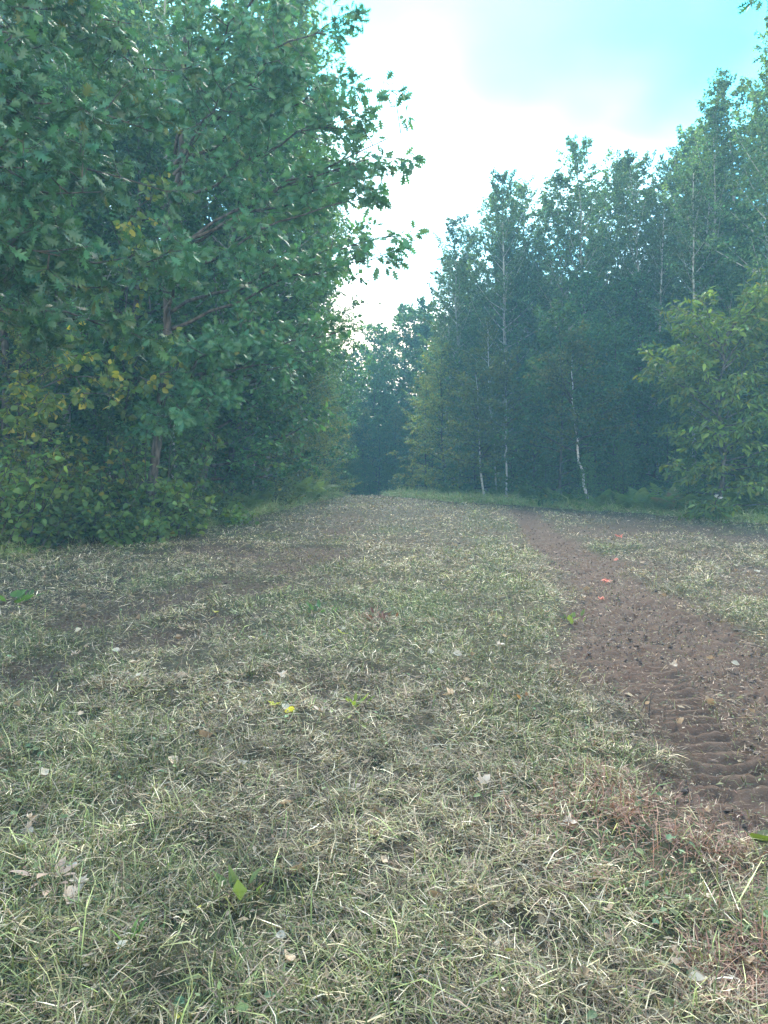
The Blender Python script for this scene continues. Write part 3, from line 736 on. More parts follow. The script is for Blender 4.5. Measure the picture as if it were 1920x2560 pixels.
# near oak: trunk just outside the left edge, boughs reaching into the picture
bx, by = -6.9, 8.8
p = Plant(801)
tr = limb_to(p, (0, 0, -0.3), (0.3, 0.1, 10.5), 0.19, 0.05, 0, 0.05, 12)
def W(px, py, d):       # picture pixel and distance -> local point of the near oak
    return np.array([(px - 960) / F * d - bx, d - by, CAMZ + (1280 - py) / F * d - float(G(bx, by))])
for (px, py, d, h) in [(330, 60, 9.5, 6.6), (200, 250, 8.2, 5.2), (380, 330, 9.2, 5.4), (250, 480, 8.3, 4.4), (420, 680, 9.2, 3.9), (150, 640, 8.0, 3.4), (60, 420, 7.7, 4.0), (330, 830, 9.6, 3.2),
                       (80, 120, 8.4, 6.4), (450, 180, 10.2, 6.6), (60, 820, 8.8, 2.9), (240, -80, 8.8, 7.2), (420, 480, 10.0, 5.0), (200, 720, 9.2, 3.4), (20, 250, 8.2, 5)]:
    lp = limb_to(p, (0.02 * h, 0, h), W(px, py, d), 0.035, 0.006, 0.25, 0.06)
    dress(p, lp, 13, 0.66, 5, 8, 0.19, 0.35)
p.done()
e = empty('oak_tree', (bx, by, float(G(bx, by))), 'big-leaved oak reaching in from the left edge, nearest of the trees', 'tree')
link('trunk', p.wood_mesh('trunk', M_BARK, 0.0), e)
leaves_as_parts(e, p, p.colours(OAKC, 0.22, 0.05, (0.13, 0.15, 0.03)), 'oak', M_GLOSS, 'oak', 300)

# second oak: its boughs hang out over the clearing against the sky
bx, by = -4.6, 15.2
p = Plant(802)
tr = limb_to(p, (0, 0, -0.3), (0.9, -0.6, 11.5), 0.105, 0.025, 0, 0.08, 12)
for (px, py, d, h, ln, nb) in [(1005, 330, 13.0, 5.4, 0.85, 9), (1020, 430, 13.0, 5.6, 0.8, 9), (950, 390, 13.0, 5.5, 0.85, 8), (970, 590, 13.2, 4.3, 0.75, 9), (930, 650, 13.6, 4.0, 0.7, 7), (860, 200, 13.2, 7.0, 0.8, 12), (880, 290, 13.0, 6.4, 0.75, 12), (890, 500, 13.2, 5.0, 0.6, 10),
                               (820, 60, 13.4, 8.2, 0.9, 11), (760, -60, 13.6, 9, 0.9, 11), (700, 150, 12.6, 7.2, 0.9, 11), (600, 30, 12.4, 8, 0.95, 11), (560, 220, 12.2, 6.6, 0.95, 11), (480, 90, 12.2, 7.4, 0.95, 11),
                               (850, 830, 14.5, 2.9, 0.75, 9), (760, 880, 14.2, 2.7, 0.75, 9), (620, 820, 13.4, 3.0, 0.8, 9), (520, 880, 13.0, 2.6, 0.75, 9), (560, 1000, 13.6, 2.0, 0.6, 7), (440, 1010, 13.0, 1.8, 0.6, 7), (480, 620, 13.0, 4.2, 0.8, 9)]:
    f = h / 11.5
    lp = limb_to(p, (0.9 * f, -0.6 * f, h), W(px, py, d), 0.04, 0.006, 0.15, 0.05)
    dress(p, lp, nb + 1, ln, *((5, 7, 0.205) if px > 840 and py < 700 else (5, 10, 0.17)), 0.25, 0.35 if px > 920 else 0.25)
p.done()
e = empty('oak_tree', (bx, by, float(G(bx, by))), 'oak whose boughs hang out over the clearing against the sky', 'tree')
link('trunk', p.wood_mesh('trunk', M_BARK, 0.0), e)
leaves_as_parts(e, p, p.colours(OAKC, 0.22, 0.02, (0.13, 0.14, 0.03)), 'oak', M_GLOSS, 'oak', 300)

# twig end that hangs into the top right corner, from an oak outside the picture
bx, by = 6.9, 9.0
p = Plant(803)
tr = limb_to(p, (0, 0, -0.3), (-0.3, 0.1, 9.6), 0.15, 0.05, 0, 0.05, 12)
for (px, py, d, h) in [(1885, -25, 8.6, 6.5), (1950, -40, 8.9, 6.8), (1990, -180, 9.2, 7.4)]:
    lp = limb_to(p, (0, 0, h), W(px, py, d), 0.03, 0.005, 0.1, 0.03)
    dress(p, lp, 4, 0.35, 2, 6, 0.15, 0.5, 0.6, -0.3)
p.done()
e = empty('oak_tree', (bx, by, float(G(bx, by))), 'oak outside the frame whose leaf tips dip into the top right corner', 'tree')
link('trunk', p.wood_mesh('trunk', M_BARK, 0.0), e)
leaves_as_parts(e, p, p.colours(OAKC, 0.22), 'oak', M_GLOSS, 'oak', 60)

# yellowing birch saplings hanging in front of the dark interior
for k, (px, d, H, lab) in enumerate([(40, 15.4, 5.2, 'yellowing young birch hanging over the left bushes'), (300, 16.2, 5.8, 'young birch with some yellow leaves beneath the oak boughs')]):
    bx, by = at(px, d), d
    p = Plant(820 + k)
    tr = limb_to(p, (0, 0, -0.2), (0.15, 0, H), 0.035, 0.008, 0, 0.05, 10)
    targets = [[(240, 880, 11.6, 2.9), (290, 985, 11.4, 2.5), (130, 1000, 11.5, 2.3), (60, 930, 11.6, 2.6), (330, 940, 11.8, 2.8), (190, 820, 12.2, 3.4), (40, 1060, 11.8, 2.0)],
               [(400, 430, 13, 5.2), (330, 530, 12.2, 4.8), (300, 770, 12.4, 3.4), (420, 820, 12.6, 3.2), (250, 900, 12.6, 2.9), (400, 640, 12.8, 4.2), (350, 940, 12.6, 2.4), (450, 910, 13.0, 2.6)]][k]
    for (qx, qy, dd, h) in targets:
        lp = limb_to(p, (0.15 * h / H, 0, h), W(qx, qy, dd), 0.014, 0.004, 0.12, 0.03)
        dress(p, lp, 7, 0.42, 2, 5, 0.125, 0.5, 0.2, -0.2)
    p.done()
    e = empty('birch_tree', (bx, by, float(G(bx, by))), lab, 'tree')
    link('trunk', p.wood_mesh('trunk', M_BARK, 0.0), e)
    leaves_as_parts(e, p, p.colours((0.10, 0.155, 0.045), 0.22, 0.24 if k == 0 else 0.18, (0.34, 0.30, 0.05)), 'broad', M_LEAF, 'yellow birch', 260)

# ------------------------------------------------------------------ left: broad-leaved bushes along the edge
def bush(seed, px, d, H, wd, label, col, size, yellow, kind='broad', nst=16, lim=200, lpt=6, cat='bush', tw=5):
    x = at(px, d); p = Plant(seed)
    for k in range(nst):
        az = p.r.uniform(0, 6.28); o = p.r.uniform(0, wd * 0.35)
        s = (math.cos(az) * o, math.sin(az) * o, -0.05)
        ln = H * p.r.uniform(0.7, 1.15); sp_ = p.r.uniform(0.05, 0.75) * wd / H
        lp = p.limb(s, (math.cos(az) * sp_, math.sin(az) * sp_, 1), ln, 0.012, 0.004, 8, -0.35, 0.08)
        p.leaves(lp, lpt * 2, size, 0.15, 1.0, 0.5, 0.35)
        for q in range(tw):
            tq = (0.12 + 0.85 * (q + p.r.uniform()) / tw) * 8
            i2 = min(int(tq), 7); s2 = lp[i2] + (lp[i2 + 1] - lp[i2]) * (tq - i2)
            a2 = p.r.uniform(0, 6.28)
            t2 = p.limb(s2, (math.cos(a2), math.sin(a2), p.r.uniform(0.0, 0.7)), wd * 0.35 * p.r.uniform(0.5, 1.2), 0.005, 0.002, 4, -0.3, 0.1)
            p.leaves(t2, lpt, size, 0.1, 1.0, 0.5, 0.35)
    p.done()
    e = empty('broadleaf_bush', (x, d, float(G(x, d))), label, cat)
    link('stem', p.wood_mesh('stem', M_BARK, 0.0), e)
    leaves_as_parts(e, p, p.colours(col, 0.25, yellow, (0.32, 0.28, 0.06)), kind, M_LEAF, label, lim)
BG = (0.115, 0.20, 0.058)
bush(901, 40, 13.2, 2.5, 1.3, 'tall broadleaf bush at the left frame edge', BG, 0.135, 0.06)
bush(902, 150, 13.9, 1.5, 1.2, 'broadleaf bush second from the left frame edge', BG, 0.135, 0.10)
bush(903, 250, 14.2, 1.25, 1.2, 'low broadleaf bush in front of the thin crooked stem', (0.095, 0.175, 0.052), 0.13, 0.08)
bush(904, 345, 14.6, 1.35, 1.2, 'broadleaf bush in front of the grey leaning stem', BG, 0.13, 0.08)
bush(905, 440, 15.4, 1.05, 1.1, 'low bright bush at the near end of the left ferns', (0.11, 0.19, 0.05), 0.13, 0.10)
bush(906, 90, 13.0, 0.95, 1.1, 'low broadleaf bush at the foot of the tall left one', (0.085, 0.155, 0.05), 0.12, 0.12)
bush(907, 320, 13.9, 0.75, 1.0, 'lowest front bush spilling onto the mown grass at the left', (0.09, 0.165, 0.05), 0.12, 0.06)
bush(908, 190, 15.2, 2.0, 1.2, 'yellowing maple-leaved bush behind the left row', (0.12, 0.14, 0.035), 0.15, 0.25, 'maple', 12)
bush(915, 385, 14.9, 2.3, 1.1, 'tall bush right of centre in the left row, before the oak trunk', (0.085, 0.165, 0.055), 0.13, 0.05, lim=120)
bush(909, -50, 12.4, 2.0, 1.3, 'broadleaf bush cut by the left frame edge', BG, 0.135, 0.08, lim=80)
bush(910, 590, 17.4, 0.5, 0.7, 'small bright green weed clump at the left grass edge', (0.12, 0.20, 0.045), 0.11, 0.0, 'broad', 9, 80)
bush(911, 520, 17.6, 1.1, 1.0, 'dull green bush among the left ferns', (0.07, 0.11, 0.04), 0.10, 0.1, 'ovate', 14, 60)
bush(912, 680, 22.5, 1.1, 1.2, 'far bush at the left edge just before the pale ferns', (0.08, 0.12, 0.04), 0.10, 0.1, 'ovate', 14, 60)
bush(913, 800, 31.5, 1.2, 1.3, 'bush at the very end of the left edge', (0.10, 0.135, 0.045), 0.12, 0.1, 'ovate', 14, 40)
bush(914, 410, 17.2, 1.5, 1.1, 'dark bush behind the near ferns', (0.05, 0.10, 0.04), 0.12, 0.03, 'ovate', 14, 60)

# ------------------------------------------------------------------ ferns
def frond_mesh(r, ln, col):
    V, T, C = [], [], []
    n = 15
    sp = np.linspace(0, 1, n + 1)
    arch = lambda t: np.array([0, t * ln * (1 - 0.12 * t), ln * (0.75 * t - 0.55 * t * t)])
    for k in range(1, n + 1):
        t = sp[k]; c = arch(t); w_ = ln * 0.36 * math.sin(math.pi * min(t * 0.82 + 0.14, 1)) * r.uniform(0.85, 1.1) + 0.01
        dl = ln / n * 0.48
        for sg in (-1, 1):
            i = len(V)
            V += [c + [0, -dl * .55, 0], c + [0, dl * .55, 0], c + [sg * w_ * 0.55, dl * 1.4, -w_ * 0.08], c + [sg * w_, dl * 1.2, -w_ * 0.3], c + [sg * w_ * 0.5, -dl * .1, -w_ * 0.06]]
            T += [(i, i + 4, i + 1), (i + 1, i + 4, i + 2), (i + 4, i + 3, i + 2)]
    for k in range(n):
        i = len(V); a, b = arch(sp[k]), arch(sp[k + 1])
        V += [a + [-.004, 0, 0], a + [.004, 0, 0], b + [.003, 0, 0], b + [-.003, 0, 0]]; T += [(i, i + 1, i + 2), (i, i + 2, i + 3)]
    V = np.array(V); C = np.repeat(np.array(col)[None], len(V), 0) * np.exp(r.normal(0, 0.08, (len(V), 1)))
    return mesh_tris('frond', V, np.array(T), C, M_LEAF)
fr = np.random.default_rng(33)
FRONDS = [frond_mesh(fr, 0.8, c) for c in [(0.12, 0.21, 0.07), (0.15, 0.23, 0.08), (0.11, 0.19, 0.065), (0.18, 0.24, 0.09)]]
DRYF = [frond_mesh(fr, 0.8, c) for c in [(0.20, 0.12, 0.06), (0.26, 0.17, 0.08)]]
fern_spots = [(400, 16.0, 0.9), (455, 16.8, 0.95), (520, 18.6, 0.9), (560, 19.4, 1.0), (480, 18.2, 1.1), (610, 20.6, 1.0), (650, 21.6, 0.9), (700, 23.6, 1.1), (740, 24.6, 1.3), (775, 26.0, 1.4), (760, 27.5, 1.3), (725, 25.2, 1.1), (540, 18.0, 0.8), (790, 29.0, 1.2),
              (1600, 21.2, 0.9), (1640, 20.9, 0.9), (1690, 20.6, 1.0), (1730, 20.4, 0.9), (1770, 20.2, 0.9), (1830, 19.8, 0.9), (1880, 19.6, 1.0), (1560, 21.8, 0.8), (1500, 22.2, 0.8), (1430, 23.2, 0.8), (1660, 21.5, 1.0), (1800, 20.5, 0.8), (1910, 19.9, 0.9), (1330, 25.5, 0.9), (1240, 28.0, 0.9), (1170, 29.6, 0.9), (1290, 26.6, 0.8), (1120, 31.5, 0.9), (1385, 24.2, 0.8)]
for k, (px, d, s) in enumerate(fern_spots):
    x = at(px, d); left = px < 900
    order = sorted([q[0] for q in fern_spots if (q[0] < 900) == left]).index(px)
    if k in (9,): lab, grp = 'large pale fern at the end of the left edge', None
    elif k == 16: lab, grp = 'browning fern before the dark opening at the right', None
    else: lab, grp = (f'green fern under the left-hand wood, {NTH[order]} from the left of that belt', 'ferns along the left edge') if left else (f'green fern in the grass belt before the right-hand wood, {NTH[order]} from the left', 'ferns along the right edge')
    e = empty('fern', (x, d, float(Gf(x, d))), lab, 'fern', grp, fr.uniform(0, 6.28), s)
    nf = 11
    for q in range(nf):
        o = link('frond', (DRYF[q % 2] if (k == 16 and q % 3 == 0) else FRONDS[int(fr.integers(0, 4))]), e)
        o.rotation_euler = (fr.uniform(0.2, 0.95), 0, q / nf * 6.28 + fr.uniform(-0.25, 0.25)); ss = fr.uniform(0.75, 1.25); o.scale = (ss, ss, ss)

# ------------------------------------------------------------------ grass: lying straw and short green blades
def blades(x, y, z, ln, wd, az, inc, curl, col, r, two=False):
    n = len(x)
    dh = np.stack([np.cos(az), np.sin(az)], 1)
    sd_ = np.stack([-np.sin(az), np.cos(az), np.zeros(n)], 1)
    roll = r.uniform(-0.9, 0.9, n)
    sd_ = sd_ * np.cos(roll)[:, None]; sd_[:, 2] = np.sin(roll)
    P0 = np.stack([x, y, z], 1)
    l2 = ln * 0.5
    d1 = np.concatenate([dh * np.cos(inc)[:, None], np.sin(inc)[:, None]], 1)
    i2 = inc - curl
    az2 = az + r.normal(0, 0.2, n)
    d2 = np.stack([np.cos(az2) * np.cos(i2), np.sin(az2) * np.cos(i2), np.sin(i2)], 1)
    P1 = P0 + d1 * l2[:, None]; P2 = P1 + d2 * l2[:, None]
    hw = (wd * 0.5)[:, None]
    if two:
        V = np.stack([P0, P1 + sd_ * hw, P2, P1 - sd_ * hw], 1).reshape(-1, 3)
        T = (np.arange(n)[:, None, None] * 4 + np.array([(0, 1, 3), (1, 2, 3)])[None]).reshape(-1, 3)
        return V, T, np.repeat(col, 4, 0)
    V = np.stack([P0 - sd_ * hw, P0 + sd_ * hw, P1 - sd_ * hw * 0.9, P1 + sd_ * hw * 0.9, P2], 1).reshape(-1, 3)
    b = np.arange(n)[:, None, None] * 5
    T = (b + np.array([(0, 1, 3), (0, 3, 2), (2, 3, 4)])[None]).reshape(-1, 3)
    return V, T, np.repeat(col, 5, 0)
def field_points(n, y0, y1, pw, r):
    u = r.random(n)
    a = 1 - pw
    y = (y0 ** (a + 1) + u * (y1 ** (a + 1) - y0 ** (a + 1))) ** (1 / (a + 1)) if abs(a + 1) > 1e-6 else y0 * (y1 / y0) ** u
    x = r.uniform(-1, 1, n) * (0.56 * y + 0.8)
    return x, y
def build_grass():
    r = np.random.default_rng(77)
    Vs, Ts, Cs = [], [], []; base = 0
    straw = np.array([(0.42, 0.38, 0.26), (0.29, 0.275, 0.16), (0.20, 0.215, 0.105), (0.25, 0.20, 0.155), (0.10, 0.078, 0.06), (0.50, 0.46, 0.36), (0.17, 0.135, 0.10)])
    green = np.array([(0.13, 0.19, 0.065), (0.18, 0.245, 0.095), (0.25, 0.30, 0.14), (0.08, 0.125, 0.05)])
    red = np.array([(0.27, 0.14, 0.10), (0.33, 0.19, 0.13), (0.22, 0.12, 0.09)])
    for (n, y0, y1, pw) in ((300000, 1.5, 6.0, 1.5), (210000, 6.0, 14.0, 1.65), (130000, 14.0, 42, 1.75)):
        x, y = field_points(n, y0, y1, pw, r)
        s = soil_mask(x, y); g = green_mask(x, y); rd = red_mask(x, y)
        inside = (x > left_x(y) - 0.4 + r.normal(0, 0.25, n)) & (x < right_x(y) + 0.3 + r.normal(0, 0.3, n))
        hole = sstep(0.54, 0.70, fbm(x * 4.1, y * 4.1, 61, 3)) * 0.8      # thin spots where the earth shows
        keep = (r.random(n) > np.maximum(np.maximum(0.74 * s ** 1.4, 0.93 * tread_win(x, y)[2]), hole)) & inside
        x, y, s, g, rd = x[keep], y[keep], s[keep], g[keep], rd[keep]; m = len(x)
        gflow = fbm(x * 0.9, y * 0.9, 71, 3) * 14
        isg = r.random(m) < (0.11 + 0.58 * g)
        ln = np.where(isg, r.gamma(4, 0.022, m), r.gamma(2.6, 0.024, m)); ln = np.clip(ln, 0.025, 0.36)
        wd = np.where(isg, r.uniform(0.003, 0.0065, m), r.uniform(0.0018, 0.0046, m))
        wd = np.maximum(wd, y * 0.0009)
        ln = ln * (1 - 0.45 * s)
        az = gflow + r.normal(0, 2.2, m)
        inc = np.where(isg, r.normal(0.75, 0.4, m), np.abs(r.normal(0.12, 0.38, m)))
        curl = np.where(isg, r.uniform(0.2, 1.0, m), r.normal(0.12, 0.25, m))
        zc = np.where(isg, r.uniform(-0.01, 0.02, m), r.uniform(-0.005, 0.055, m) * (1 - 0.6 * s))
        c = np.where(isg[:, None], (green * np.array([1.18, 1.0, 0.95]))[r.integers(0, 4, m)], (straw * np.array([1.17, 1.06, 0.97]))[r.integers(0, 7, m)])
        tone = (fbm(x * 1.7, y * 1.2, 41, 3) * 0.6 + fbm(x * 7, y * 7, 42, 2) * 0.4)[:, None]
        c = c * (0.30 + 1.15 * tone) * np.exp(r.normal(0, 0.38, (m, 1)))
        br = (r.random(m) < rd * 0.85)[:, None]
        c = np.where(br, red[r.integers(0, 3, m)] * np.exp(r.normal(0, 0.2, (m, 1))), c)
        c = c * (1 - s[:, None] * np.array([[0.42, 0.50, 0.48]]))
        z = G(x, y) - 0.045 * s + 0.085 * (fbm(x * 6, y * 6, 12, 3) - 0.5) * (1 - 0.3 * s) + zc
        V, T, C = blades(x, y, z, ln, wd, az, inc, curl, c, r, y0 > 5)
        Vs.append(V); Ts.append(T + base); Cs.append(C); base += len(V)
    me = mesh_tris('grass', np.concatenate(Vs), np.concatenate(Ts), np.concatenate(Cs), M_GRASS)
    link('grass', me, kind='stuff', label='mown straw and short green grass covering the clearing')
build_grass()
def build_clods():
    r = np.random.default_rng(80); n = 60000
    x, y = field_points(n, 2.2, 22, 1.5, r)
    s = soil_mask(x, y)
    k = (tread_win(x, y)[2] < 0.3) & (r.random(n) < s ** 1.6 * (0.25 + fbm(x * 4, y * 4, 111))) & (x > left_x(y)) & (x < right_x(y))
    x, y = x[k], y[k]; m = len(x)
    sz = np.clip(r.gamma(2.0, 0.0048, m), 0.004, 0.03) * (0.7 + 0.012 * y)
    o = np.array([(1, 0, 0), (-1, 0, 0), (0, 1, 0), (0, -1, 0), (0, 0, 1.0), (0, 0, -1.0)])
    V = o[None] * r.uniform(0.6, 1.4, (m, 6, 1)) + r.normal(0, 0.25, (m, 6, 3))
    a = r.uniform(0, 6.28, m); ca, sa = np.cos(a)[:, None], np.sin(a)[:, None]
    V = np.stack([V[..., 0] * ca - V[..., 1] * sa, V[..., 0] * sa + V[..., 1] * ca, V[..., 2] * 0.7], -1) * sz[:, None, None]
    V = V + np.stack([x, y, Gf(x, y) + sz * 0.2], 1)[:, None, :]
    T = np.array([(0, 2, 4), (2, 1, 4), (1, 3, 4), (3, 0, 4), (2, 0, 5), (1, 2, 5), (3, 1, 5), (0, 3, 5)])
    C = np.repeat(np.array([(0.088, 0.062, 0.052), (0.115, 0.08, 0.067), (0.065, 0.047, 0.04)])[r.integers(0, 3, m)] * np.exp(r.normal(0, 0.2, (m, 1))), 6, 0)
    me = mesh_tris('earth_clods', V.reshape(-1, 3), (np.arange(m)[:, None, None] * 6 + T[None]).reshape(-1, 3), C, M_DRY)
    link('earth_clods', me, kind='stuff', label='crumbs of churned reddish brown earth on the track')
build_clods()
def build_tall_grass():
    """unmown grass along both edges of the wood"""
    r = np.random.default_rng(78); n = 62000
    left = r.random(n) < 0.42
    y = np.where(left, r.uniform(11, 34, n), r.uniform(18, 36, n))
    off = np.abs(r.normal(0, 1, n)) * np.where(left, 0.55, 0.9)
    x = np.where(left, left_x(y) + 0.55 - off + 0.35 * r.random(n), right_x(y) - 1.7 + off * 1.4)
    cl = fbm(x * 1.5, y * 1.5, 83, 3)
    k = r.random(n) < 0.35 + cl; x, y, off, left, cl = x[k], y[k], off[k], left[k], cl[k]; n = len(x)
    ln = np.clip(r.gamma(5, 0.07, n), 0.1, 0.8) * np.where(left, 0.85, 0.8) * (0.6 + 0.8 * cl)
    col = np.array([(0.22, 0.32, 0.09), (0.27, 0.37, 0.12), (0.33, 0.37, 0.15), (0.17, 0.27, 0.08), (0.38, 0.36, 0.19)])[r.integers(0, 5, n)] * np.exp(r.normal(0, 0.2, (n, 1)))
    V, T, C = blades(x, y, G(x, y) - 0.02, ln, np.full(n, 1) * y * 0.0007, r.uniform(0, 6.28, n), r.normal(0.75, 0.35, n), r.uniform(0.3, 1.2, n), col, r, True)
    me = mesh_tris('tall_grass', V, T, C, M_GRASS)
    link('tall_grass', me, kind='stuff', label='unmown green grass along the foot of both woods')
build_tall_grass()
def build_weeds():
    """clover, sorrel and other small broad leaves between the blades, and crumbs of dry leaf"""
    r = np.random.default_rng(79)
    for nm, n, lab in (('ground_weeds', 34000, 'small broad-leaved weeds growing between the mown blades'), ('leaf_litter', 19500, 'crumbs of dry leaf strewn over the clearing')):
        p = Plant(5 if n > 20000 else 6)
        x, y = field_points(n, 1.6, 30, 1.6, r)
        g = green_mask(x, y); s = soil_mask(x, y)
        cl = fbm(x * 1.9, y * 1.9, 101, 3)
        k = (x > left_x(y)) & (x < right_x(y))
        if n > 20000: k &= r.random(n) < np.clip((cl - 0.42) * 4, 0.04, 1) * (0.3 + 0.7 * g) * (1 - s) * (1 - tread_win(x, y)[2])
        x, y = x[k], y[k]; m = len(x)
        p.P = [np.stack([x, y, G(x, y) + 0.085 * (fbm(x * 6, y * 6, 12, 3) - 0.5) - 0.045 * s[k] + (r.uniform(0.01, 0.07, m) if n > 20000 else r.uniform(0.03, 0.06, m))], 1)]
        a = r.uniform(0, 6.28, m); p.A = [norm(np.stack([np.cos(a), np.sin(a), r.normal(0.15, 0.3, m)], 1))]
        q = np.array([0, 0, 1]) + r.normal(0, 0.4, (m, 3)); q = norm(q - p.A[0] * (q * p.A[0]).sum(1, keepdims=True)); p.Nn = [q]
        p.S = [np.maximum(np.clip(r.gamma(4, 0.0065, m), 0.008, 0.042) if n > 20000 else r.gamma(3, 0.0055, m), y * 0.0014)]
        p.done()
        if n > 20000: C = p.colours((0.11, 0.155, 0.065), 0.4, 0.10, (0.35, 0.32, 0.06))
        else: C = np.array([(0.26, 0.20, 0.13), (0.36, 0.29, 0.21), (0.18, 0.12, 0.08), (0.22, 0.22, 0.12)])[r.integers(0, 4, m)]
        link(nm, p.leaf_mesh(nm, 'ovate' if n > 20000 else 'smalllong', C, M_GRASS if n > 20000 else M_DRY), kind='stuff', label=lab)
build_weeds()

# ------------------------------------------------------------------ small things lying on the grass
sr = np.random.default_rng(55)
def curled_leaf(kind, size, col, curl, mat):
    tv, tt = TPL[kind]
    v = tv.copy(); v[:, 1] -= 0.45
    v[:, 2] += curl * (v[:, 0] ** 2 * 2.2 + v[:, 1] ** 2 * 0.8) + sr.normal(0, 0.025, len(v))
    C = np.array(col)[None] * np.exp(sr.normal(0, 0.12, (len(v), 1)))
    return mesh_tris('fallen_leaf', v * size, tt, C, mat)
LEAFC = [curled_leaf(k, 1, c, q, M_DRY) for k, c, q in [('maple', (0.50, 0.40, 0.31), 1.0), ('maple', (0.29, 0.215, 0.145), 0.7), ('ovate', (0.46, 0.36, 0.26), 1.2), ('oak', (0.27, 0.20, 0.135), 0.6), ('ovate', (0.52, 0.47, 0.38), 0.8), ('broad', (0.25, 0.185, 0.12), 1.3)]]
def lay(name, me, px, py, size, label, cat, group=None, h=0.05, tilt=0.35):
    x, y = gpt(px, py)
    o = link(name, me)
    o.location = (x, y, float(Gf(x, y)) + h)
    o.rotation_euler = (sr.normal(0, tilt), sr.normal(0, tilt), sr.uniform(0, 6.28)); o.scale = (size,) * 3
    o['label'] = label; o['category'] = cat
    if group: o['group'] = group
    return o
named = [(170, 2285, 0, 0.12, 'big dry pale maple leaf standing up in the left foreground grass'), (1425, 2085, 0, 0.08, 'curled pinkish dry leaf beside the reddish grass'), (1690, 2410, 1, 0.09, 'pale dry leaf in the bottom right grass'),
         (1525, 2380, 1, 0.10, 'fan-shaped brown leaf low in the right foreground'), (1250, 2395, 2, 0.06, 'small pale oval leaf in the bottom centre'), (1460, 2503, 5, 0.06, 'orange-brown leaf at the bottom edge'),
         (890, 2390, 3, 0.10, 'brown oak leaf in the bottom centre left'), (1075, 1640, 4, 0.14, 'whitish shrivelled leaf in the middle of the clearing'), (195, 1585, 4, 0.12, 'whitish leaf on the left wheel track'),
         (290, 1630, 4, 0.12, 'second whitish leaf just beyond the left wheel track'), (1320, 1490, 4, 0.13, 'cream leaf beside the earth track'), (1838, 1655, 4, 0.12, 'white leaf lying on the bare earth at the right'), (75, 1408, 2, 0.16, 'pale leaf near the left bushes'),
         (570, 1717, 4, 0.11, 'pale lilac-white leaf left of the yellow leaves'), (1620, 1748, 2, 0.09, 'grey leaf beside the two dark stalks')]
for px, py, k, s, lab in named:
    lay('fallen_leaf', LEAFC[k], px, py, s * (0.62 if k == 4 else 0.8), lab, 'leaf', 'dry leaves lying on the clearing')
for k in range(110):
    y = 2.3 * (14 / 2.3) ** sr.random(); x = sr.uniform(-0.5, 0.5) * y
    px = 960 + x / y * F; py = 1280 - (float(profile(y)) - CAMZ) / y * F
    lay('fallen_leaf', LEAFC[int(sr.integers(0, 6))], px, py, sr.uniform(0.035, 0.075) * (1 + 0.05 * y), 'small dry brown leaf scattered in the mown grass', 'leaf', 'small dry leaves scattered over the clearing', 0.045)
YEL = [curled_leaf(k, 1, c, q, M_LEAF) for k, c, q in [('ovate', (0.50, 0.47, 0.06), 0.5), ('maple', (0.46, 0.45, 0.07), 0.6)]]
for px, py, s, k, lab in [(685, 1785, 0.095, 1, 'bright yellow leaf in the middle of the clearing'), (725, 1795, 0.08, 0, 'yellow-green leaf next to the bright yellow one'), (540, 1533, 0.12, 0, 'small yellow leaf on the left half of the clearing'), (855, 1595, 0.13, 1, 'yellow leaf beside the reddish weed')]:
    lay('yellow_leaf', YEL[k], px, py, s, lab, 'leaf', 'yellow leaves in the clearing')

# clumps of upright leaves
def leaf_clump(name, px, py, n, size, kind, col, label, inc=(0.5, 1.2), mat=None, spread=0.1):
    x, y = gpt(px, py)
    e = empty(name, (x, y, float(Gf(x, y)) + 0.01), label, 'plant')
    tv, tt = TPL[kind]
    ms = [mesh_tris('leaf', tv, tt, np.repeat((np.array(col) * sr.uniform(0.8, 1.2))[None], len(tv), 0), mat or M_LEAF) for _ in range(3)]
    for k in range(n):
        o = link('leaf', ms[k % 3], e); s = size * sr.uniform(0.6, 1.15); o.scale = (s, s, s)
        a = sr.uniform(0, 6.28); o.location = (math.cos(a) * spread * sr.random(), math.sin(a) * spread * sr.random(), sr.uniform(0, 0.05))
        o.rotation_euler = (sr.uniform(*inc), 0, a - 1.57)
leaf_clump('sorrel_plant', 318, 2395, 4, 0.085, 'long', (0.15, 0.27, 0.13), 'fresh green sorrel with three upright blades in the left foreground', (0.9, 1.4), spread=0.03)
leaf_clump('dock_plant', 1905, 2130, 5, 0.12, 'broad', (0.06, 0.085, 0.022), 'olive broad-leaved dock at the right edge of the foreground', (0.2, 0.9), spread=0.05)
leaf_clump('broadleaf_weed', 800, 1540, 16, 0.11, 'long', (0.08, 0.15, 0.07), 'bluish green weed in the centre of the clearing', spread=0.2)
leaf_clump('red_weed', 955, 1560, 18, 0.075, 'long', (0.13, 0.06, 0.05), 'reddish withered weed right of the bluish green weed', spread=0.22)
leaf_clump('yellow_weed', 885, 1770, 10, 0.075, 'long', (0.17, 0.23, 0.055), 'yellow-green weed right of the yellow leaves', spread=0.1)
leaf_clump('green_weed', 1425, 1550, 12, 0.09, 'long', (0.12, 0.17, 0.055), 'green weed clump at the left edge of the earth track', spread=0.2)
leaf_clump('left_weed', 40, 1505, 16, 0.13, 'broad', (0.11, 0.21, 0.06), 'bright green weed at the left frame edge in the grass', spread=0.3)
leaf_clump('orange_weed', 1320, 1760, 6, 0.045, 'ovate', (0.26, 0.14, 0.085), 'orange-red withered weed left of the dark stalks', spread=0.1)
leaf_clump('dry_fern_scrap', 130, 2230, 9, 0.10, 'long', (0.42, 0.30, 0.23), 'scrap of dry pinkish fern in the left foreground', (0.05, 0.5), M_DRY, 0.08)
